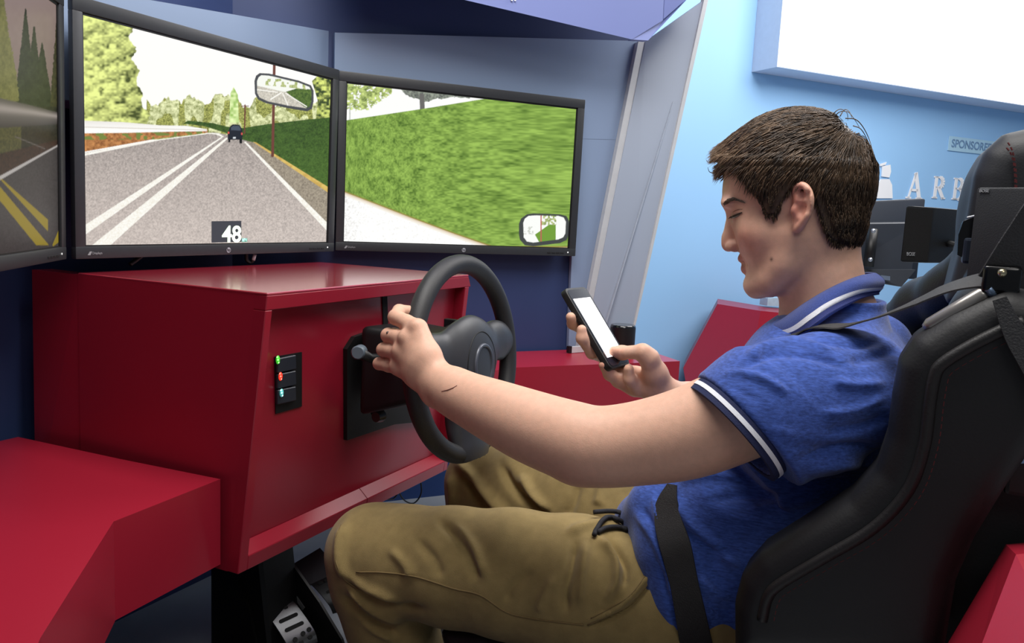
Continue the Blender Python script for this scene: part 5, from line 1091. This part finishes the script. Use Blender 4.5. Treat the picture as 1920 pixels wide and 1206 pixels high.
for s in (-1, 1):
    g_ = (lambda p: np.asarray(p)) if s == -1 else (lambda p: np.array([-p[0], p[1], p[2]]))
    SH.chain([(g_(np.array([-.075, .062, .985])), .050), (g_(np.array([-.145, .075, .968])), .058), (g_(np.array([-.178, .085, .955])), .062), (g_(at(1430, 770, -.205)), .070), (g_(at(1385, 795, -.216)), .0580), (g_(at(1340, 812, -.225)), .052)], .03)
    SH.chain([(g_(at(1520, 800, -.19)), .06), (g_(at(1455, 826, -.218)), .050), (g_(at(1410, 832, -.226)), .046)], .02)
    SH.chain([(g_(np.array([-.13, .030, .985])), .042), (g_(np.array([-.165, .028, .955])), .048)], .03)
    if s == -1:
        EA, EB = .5*np.linalg.norm(hemB-hemT), .064; ea2 = np.cross(hn, tt); ec0 = hemC
        def ecyl(X, Y, Z, gx=0.):
            x, y, z = X-ec0[0], Y-ec0[1], Z-ec0[2]; p = x*tt[0]+y*tt[1]+z*tt[2]; q = x*ea2[0]+y*ea2[1]+z*ea2[2]; r = x*hn[0]+y*hn[1]+z*hn[2]
            sc = 1-np.clip(-r-.02, 0, .2)*1.2; d = (np.sqrt((p/(EA*sc))**2+(q/(EB*sc))**2)-1)*EB
            return np.maximum(d, np.abs(r+.02)-.045)
        SH.add(hemC-.11, hemC+.11, ecyl, .02)
        def etrim(X, Y, Z):
            x, y, z = X-ec0[0], Y-ec0[1], Z-ec0[2]; p = x*tt[0]+y*tt[1]+z*tt[2]; q = x*ea2[0]+y*ea2[1]+z*ea2[2]; r = x*hn[0]+y*hn[1]+z*hn[2]
            d = (np.sqrt((p/EA)**2+(q/EB)**2)-1)*EB
            return np.maximum(np.maximum(-d, np.abs(r+.005)-.012), np.maximum(np.sqrt(x*x+y*y+z*z)-.11, X+.17))
        SH.add(hemC-.12, hemC+.12, etrim, .002, 's')
        SH.add(hemC-.13, hemC+.13, cutter(hn, hemC, .14), .002, 's')
        def ecav(X, Y, Z): return np.maximum(ecyl(X, Y, Z)+.0055, -((X-ec0[0])*hn[0]+(Y-ec0[1])*hn[1]+(Z-ec0[2])*hn[2])-.018)
        SH.add(hemC-.1, hemC+.1, ecav, .003, 's')
    else:
        hc2 = np.array([.235, .20, .86]); SH.add(hc2-.12, hc2+.12, cutter(np.array([.30, .6, -.74]), hc2, .13), .003, 's')
# chest front, belly, hanging hem
SH.ell((0, .145, .93), (.13, .06, .10), .04); SH.ell((0, .21, .76), (.15, .09, .09), .04)
SH.chain([(at(1235, 955, -.10), .045), (at(1265, 1040, -.135), .045), (at(1282, 1120, -.150), .040), (at(1292, 1176, -.155), .03)], .03)
SH.chain([(at(1215, 985, -.06), .05), (at(1245, 1050, -.10), .04)], .03)
SH.chain([((0, .088, 1.02), .0585), ((0, .10, 1.075), .0575)], .008, 's')                # neck opening
shv, shq = SH.mesh(); shv = relax(shv, shq, 3)
shN = normals(shv, shq)
folds = [([(1690, 655), (1640, 668), (1590, 680)], 10, -.004), ([(1655, 640), (1600, 646), (1560, 640), (1500, 638)], 8, -.005), ([(1560, 655), (1500, 640), (1440, 650), (1400, 668)], 8, .005), ([(1590, 690), (1520, 668), (1450, 665), (1390, 690)], 7, -.004),
 ([(1345, 705), (1390, 700), (1440, 715), (1480, 740)], 8, .004), ([(1330, 722), (1370, 728), (1420, 752)], 6, -.004), ([(1312, 742), (1360, 762), (1420, 800), (1490, 815)], 9, .005), ([(1350, 780), (1400, 815), (1470, 838), (1560, 835)], 8, -.004),
 ([(1660, 720), (1600, 722), (1560, 715)], 9, .004), ([(1668, 780), (1610, 800), (1550, 806)], 10, -.004), ([(1660, 745), (1600, 770), (1540, 775)], 8, .003), ([(1655, 840), (1580, 840), (1500, 862), (1440, 895)], 10, -.006), ([(1640, 870), (1570, 872), (1500, 890)], 9, .005), ([(1600, 900), (1540, 905), (1480, 900)], 8, -.004),
 ([(1270, 905), (1330, 890), (1400, 900)], 9, .004), ([(1262, 930), (1300, 990), (1360, 1040), (1390, 1060)], 10, .006), ([(1290, 1000), (1340, 1030), (1385, 1040)], 8, -.005), ([(1300, 1080), (1340, 1110), (1372, 1120)], 9, .005), ([(1318, 1120), (1350, 1145), (1372, 1150)], 7, -.004),
 ([(1190, 960), (1225, 1010), (1250, 1070), (1258, 1130)], 7, .005), ([(1205, 950), (1240, 1020), (1262, 1080)], 6, -.005), ([(1225, 930), (1238, 985), (1270, 1050)], 6, .004), ([(1240, 1060), (1256, 1130), (1268, 1180)], 6, -.004), ([(1400, 960), (1460, 950), (1540, 930)], 10, .003), ([(1330, 940), (1400, 930), (1480, 930)], 9, -.003)]
sh2 = crease(shv, shN, [(a, b, c*1.3) for a, b, c in folds]); hw_ = np.clip((-((shv-hemC)@hn)-.020)/.035, 0, 1); hw_ = np.where((np.linalg.norm(shv-hemC, axis=1) < .13) & (shv[:, 0] < -.165), hw_, 1)[:, None]; shv = shv*(1-hw_)+sh2*hw_
# fabric colour: marled blue, navy and white bands are separate parts
hd = (shv-hemC)@hn
polo = mat('marled blue jersey', (0, 0, 0), .85, attr='Col', var=.34, scale=240, bump=.25, bscale=900, sheen=.25, spec=.15, aniso=(1.2, .35, 2.2))
fleck = vnoise(shv[:, 1]*900+shv[:, 2]*500, shv[:, 2]*1500, 4)
shc = lin((60, 86, 162))*(np.clip(.82+.30*fleck, 0, 1.15))[:, None]
shirt = obj('polo_shirt', np_mesh('polo_shirt', shv, shq, shc), polo, man, smooth=True)
SS = Surf(shv, shq)
# hem bands around the left sleeve
def hem_ring(off, wid, lift, m, name):
    P = []; f = []; n = 96
    for k in range(n):
        t = 2*math.pi*k/n; d = tt*math.cos(t)*EA+ea2*math.sin(t)*EB; dn = d/np.linalg.norm(d); c = hemC-hn*off
        for o_, l in ((wid/2, -.004), (wid/2, lift), (-wid/2, lift), (-wid/2, -.004)): P.append(c+hn*o_+d+dn*l)
    for k in range(n):
        a, b = k*4, ((k+1) % n)*4
        for j in range(4): f.append((a+j, b+j, b+(j+1) % 4, a+(j+1) % 4))
    return obj(name, mesh_from(P, f), m, shirt, angle=50)
rib = mat('navy rib knit', (26, 34, 74), .85, bump=.4, bscale=900); whiteb = mat('white rib knit', (228, 230, 238), .8, bump=.3, bscale=900)
hem_ring(.0075, .0165, .0034, rib, 'sleeve_band'); hem_ring(.0085, .0052, .0042, whiteb, 'sleeve_stripe')
# collar
topL = [(1640, 512, .0), (1616, 516, -.035), (1586, 527, -.058), (1548, 546, -.066), (1510, 569, -.062), (1480, 590, -.052), (1458, 606, -.034)]
lowL = [(1646, 553, .0), (1625, 557, -.045), (1603, 565, -.075), (1560, 588, -.102), (1528, 611, -.108), (1490, 634, -.092), (1428, 640, -.046)]
T_ = np.array(spline([at(*q) for q in topL], 8)); Lw = np.array(spline([at(*q) for q in lowL], 8)); n_ = len(T_)
def collar_pt(i, w, off):
    p = T_[i]*(1-w)+Lw[i]*w; d = Lw[i]-T_[i]; tan = T_[min(i+1, n_-1)]-T_[max(i-1, 0)]; nr = np.cross(d, tan); nr /= np.linalg.norm(nr)+1e-9
    out = p-np.array([0, .10, p[2]]); nr = nr if nr@out > 0 else -nr
    return p+nr*(.010*math.sin(math.pi*min(1, w*1.1))*(1-.3*i/n_)+off)
def collar_mesh(w0, w1, nw, o0, o1, mir):
    P = []; f = []
    for i in range(n_):
        for j in range(nw+1): P.append(collar_pt(i, w0+(w1-w0)*j/nw, o1))
        for j in range(nw+1): P.append(collar_pt(i, w0+(w1-w0)*(nw-j)/nw, o0))
    m = 2*(nw+1)
    for i in range(n_-1):
        for j in range(m): f.append((i*m+j, i*m+(j+1) % m, (i+1)*m+(j+1) % m, (i+1)*m+j))
    f.append(tuple(range(m))[::-1]); f.append(tuple((n_-1)*m+j for j in range(m)))
    P = np.array(P)
    if mir: P[:, 0] *= -1; f = [q[::-1] for q in f]
    return mesh_from(P, f)
colm = mat('collar knit', (62, 78, 142), .85, var=.14, scale=500, bump=.35, bscale=900, sheen=.2, spec=.15)
for mir in (0, 1):
    cl = obj('collar', collar_mesh(0, 1, 8, -.0015, .0015, mir), colm, shirt, angle=60)
    obj('collar_stripe', collar_mesh(.70, .82, 2, .0012, .0024, mir), whiteb, cl, angle=60)
    obj('collar_edge', collar_mesh(.84, .99, 2, .001, .0022, mir), mat('collar navy edge', (40, 50, 110), .85, bump=.4, bscale=900), cl, angle=60)
bm = bmesh.new(); prism(bm, [at(1432, 636, -.03), at(1424, 646, -.03), at(1404, 662, -.02), at(1396, 664, -.01), at(1402, 648, -.01), at(1420, 632, -.02)], (.03, 0, 0)); bmesh.ops.triangulate(bm, faces=[f for f in bm.faces if len(f.verts) > 4]); obj('placket', bm, mat('placket navy', (24, 30, 62), .85), shirt)
# ---- trousers
TR = Field((-.30, .02, .29), (.36, .90, .80), .0035)
TR.ell((0, .185, .605), (.175, .13, .095), .03)
hipL = np.array([-.095, .21, .605])
TR.chain([(hipL, .098), (at(1080, 1098, -.135), .096), (at(960, 1075, -.155), .089), (at(850, 1062, -.168), .084), (at(760, 1050, -.175), .079), (at(704, 1038, -.178), .073)], .02)
TR.chain([(at(704, 1038, -.178), .073), (at(712, 1090, -.172), .072), (at(735, 1160, -.165), .070), (at(752, 1240, -.16), .066), (at(765, 1340, -.155), .060), (at(772, 1420, -.15), .058)], .02)
TR.chain([(np.array([.095, .21, .605]), .098), (at(1090, 955, .17), .092), (at(1000, 925, .20), .088), (at(915, 908, .225), .083)], .03)
TR.chain([(at(915, 908, .225), .083), (at(905, 1000, .21), .074), (at(915, 1120, .20), .066), (at(930, 1300, .19), .06)], .02)
TR.ell((0, .255, .69), (.10, .05, .035), .04)
tv, tq = TR.mesh(); tv = relax(tv, tq, 3); tN = normals(tv, tq)
pf = [([(655, 975), (640, 1010), (640, 1060), (660, 1090), (720, 1120), (770, 1150)], 9, .006), ([(640, 1075), (680, 1110), (740, 1135), (800, 1145)], 8, -.006), ([(650, 1095), (700, 1140), (760, 1165)], 8, .006), ([(640, 1115), (690, 1165), (750, 1190)], 8, -.005), ([(660, 1140), (700, 1180), (740, 1200)], 7, .004),
 ([(820, 975), (860, 1010), (885, 1060), (895, 1090)], 9, -.005), ([(850, 985), (890, 1030), (910, 1085)], 9, .004), ([(780, 1010), (815, 1050), (825, 1085)], 9, -.003), ([(730, 1030), (760, 1060), (770, 1085)], 9, .003),
 ([(1180, 980), (1110, 985), (1060, 1000)], 8, .004), ([(1080, 1010), (1072, 1060), (1060, 1110), (1062, 1150)], 8, -.006), ([(1100, 1015), (1092, 1080), (1088, 1140)], 8, .004), ([(1000, 1070), (960, 1100), (950, 1130)], 9, -.003), ([(1040, 1080), (1020, 1120), (1010, 1150)], 9, .003), ([(1120, 1010), (1150, 1040), (1155, 1090), (1135, 1130)], 8, .006), ([(1140, 1010), (1172, 1060), (1170, 1100)], 7, -.006),
 ([(1100, 1168), (1170, 1132), (1228, 1068)], 5, .004), ([(1100, 1178), (1175, 1142), (1232, 1078)], 4, -.004),
 ([(855, 865), (890, 900), (930, 945), (960, 970)], 9, .008, (.04, 9)), ([(870, 890), (900, 935), (920, 965)], 8, -.007, (.04, 9)), ([(845, 890), (850, 930), (848, 955)], 7, .006, (.04, 9)), ([(940, 870), (960, 910), (1000, 950), (1030, 970)], 8, -.007, (.04, 9)), ([(975, 890), (1000, 930), (1030, 960)], 9, .006, (.04, 9)), ([(1085, 900), (1075, 940), (1062, 970)], 9, -.005, (.04, 9)), ([(1130, 905), (1120, 950)], 9, .004, (.04, 9))]
pf = [(q[0], q[1], q[2]*1.9, q[3] if len(q) > 3 else (-9, .06)) for q in pf]
tv = crease(tv, tN, pf)
khaki = mat('khaki cotton twill', (146, 126, 82), .85, var=.10, scale=60, bump=.35, bscale=1100, sheen=.15, spec=.15)
trs = obj('trousers', np_mesh('trousers', tv, tq), khaki, man, smooth=True)
TS = Surf(tv, tq)
def seam(pts, r, name='seam', off=.0004, m=None):
    bm = bmesh.new(); tube(bm, [TS.on(u, v, off)[0] for u, v in spline([np.array(p, float) for p in pts], 6)], r, 6); return obj(name, bm, m or mat('khaki seam', (122, 102, 64), .85), trs, smooth=True)
seam([(668, 1073), (720, 1074), (780, 1082), (850, 1104), (900, 1116), (950, 1148), (1000, 1160), (1060, 1168), (1095, 1172)], .0012)
seam([(1102, 1172), (1150, 1150), (1190, 1126), (1228, 1074)], .0012, 'pocket_hem'); seam([(1108, 1160), (1150, 1138), (1185, 1114), (1220, 1066)], .0007, 'pocket_stitching')
seam([(640, 985), (628, 1020), (632, 1060), (650, 1090), (685, 1110)], .0010, 'inner_seam')
ds = mat('drawstring cord', (26, 26, 34), .7, bump=.6, bscale=1500)
for pts in ([(1180, 985), (1172, 975), (1160, 966), (1140, 964), (1113, 966)], [(1178, 992), (1160, 980), (1142, 974), (1126, 980), (1117, 995), (1114, 1008)], [(1176, 998), (1155, 992), (1135, 993), (1120, 1002)]):
    bm = bmesh.new(); tube(bm, [TS.on(u, v, .004)[0] for u, v in spline([np.array(p, float) for p in pts], 5)], .0034, 8); obj('drawstring', bm, ds, trs, smooth=True)
# shoes (rest on the floor, mostly below the frame)
for s, c in ((-1, at(775, 1430, -.15)), (1, at(932, 1310, .19))):
    F = Field((c[0]-.08, c[1]-.12, FZ-.01), (c[0]+.08, c[1]+.26, FZ+.16), .005)
    F.chain([((c[0], c[1]-.03, FZ+.05), .042), ((c[0], c[1]+.08, FZ+.045), .042), ((c[0], c[1]+.17, FZ+.035), .038)], .02); F.chain([((c[0], c[1]-.01, FZ+.06), .045), ((c[0], c[1], FZ+.12), .042)], .02)
    F.add((c[0]-.08, c[1]-.12, FZ-.02), (c[0]+.08, c[1]+.26, FZ+.002), lambda X, Y, Z: (Z-FZ-.001)+0*X+0*Y, .004, 's')
    a, b = F.mesh()
    if len(a): obj('shoe', np_mesh('shoe', a, b), mat('grey trainer', (120, 122, 128), .6), man, smooth=True)
# ---- shoulder strap, lying on the shirt and running down the chest
shp = spline([PX(-.262, 1866, 526), PX(-.245, 1815, 530), PX(-.22, 1760, 548), PX(-.19, 1700, 574), PX(-.165, 1640, 598), PX(-.15, 1590, 612), PX(-.142, 1545, 622), PX(-.13, 1505, 632), np.array([-.105, .175, .985]), np.array([-.075, .215, .93]), np.array([-.03, .245, .86])], 6)
shp, gg = push_out(SH, shp, .003); n_ = len(shp)
for _ in range(3): shp[1:-1] = (shp[:-2]+2*shp[1:-1]+shp[2:])/4
gg[:int(n_*.33)] = np.array([-.45, .1, .85]); gg = np.array([gg[max(0, i-5):i+6].mean(0) for i in range(n_)])
bm = bmesh.new(); ribbon(bm, list(shp), list(gg), [np.interp(i/n_, [0, .1, .3, 1], [.028, .036, .042, .042]) for i in range(n_)], .0016); obj('shoulder_strap', bm, belt, sb, angle=40)
# ---- lap part of the belt, lying on the shirt
lp = [(1264, 912), (1254, 940), (1252, 970), (1260, 1010), (1272, 1050), (1284, 1100), (1294, 1150), (1304, 1200), (1310, 1235)]
pts_, nr_ = [], []
for q in spline([np.array(p, float) for p in lp], 4):
    p, n = SS.on(q[0], q[1], .004, 14); pts_.append(p); nr_.append(n)
pts_ = np.array(pts_); ker = np.array([.25, .5, .25])
for _ in range(4): pts_[1:-1] = (pts_[:-2]+2*pts_[1:-1]+pts_[2:])/4
nr_ = np.array(nr_); nr_ = np.array([nr_[max(0, i-4):i+5].mean(0) for i in range(len(nr_))])+np.array([-.35, .1, 0])
bm = bmesh.new(); ribbon(bm, list(pts_), list(nr_), [np.interp(i/len(pts_), [0, .15, .4, .6, 1], [.016, .034, .040, .036, .044]) for i in range(len(pts_))], .0016); obj('lap_strap', bm, belt, sb, angle=40)
# ---- phone
ph = empty('smartphone', PH(0, -.076, 0)); tag(ph, 'black cased smartphone with a bright white screen in his right hand', 'phone')
PM = Matrix(((PHx[0], PHy[0], PHn[0], PHC[0]), (PHx[1], PHy[1], PHn[1], PHC[1]), (PHx[2], PHy[2], PHn[2], PHC[2]), (0, 0, 0, 1)))
def rrect_prism(a, b, r, z0, z1, bevw=0):
    bm = bmesh.new(); pts = []
    for cx, cy, t0 in ((a-r, b-r, 0), (-a+r, b-r, 90), (-a+r, -b+r, 180), (a-r, -b+r, 270)):
        for k in range(6): t = math.radians(t0+90*k/5); pts.append(PM @ Vector((cx+r*math.cos(t), cy+r*math.sin(t), z0)))
    prism(bm, pts, PHn*(z1-z0))
    if bevw: bev(bm, bevw, 2)
    return bm
obj('case', rrect_prism(.0385, .0775, .010, -.0085, .0025, .002), mat('phone case rubber', (20, 21, 23), .5, bump=.2, bscale=900), ph, angle=40)
obj('front_glass', rrect_prism(.0345, .0735, .008, .002, .0032), mat('phone glass', (30, 36, 50), .12, coat=.5), ph)
bm = bmesh.new(); prism(bm, [PM @ Vector(p) for p in ((-.0305, -.0575, .0033), (.0305, -.0575, .0033), (.0305, .0555, .0033), (-.0305, .0555, .0033))], PHn*.0003); sc_ = obj('screen', bm, mat('phone screen white', (255, 255, 255), .3, emit=1.05, var=0), ph)
bm = bmesh.new(); prism(bm, [PM @ Vector(p) for p in ((-.029, -.0088, .0037), (.024, -.0088, .0037), (.024, -.0080, .0037), (-.029, -.0080, .0037))], PHn*.0001); obj('screen_rule', bm, mat('rule grey', (190, 196, 206), .5, emit=.5), sc_)
bm = bmesh.new(); bmesh.ops.create_circle(bm, cap_ends=True, radius=.0048, segments=20, matrix=PM @ Matrix.Translation((0, -.0655, .0036))); obj('home_button', bm, mat('home button', (26, 27, 30), .3), ph)
for b_ in (.03, .018): obj('side_button', bbox((-.0398, b_-.004, -.004), (-.0384, b_+.004, -.001), .0004, PM), black_p, ph)
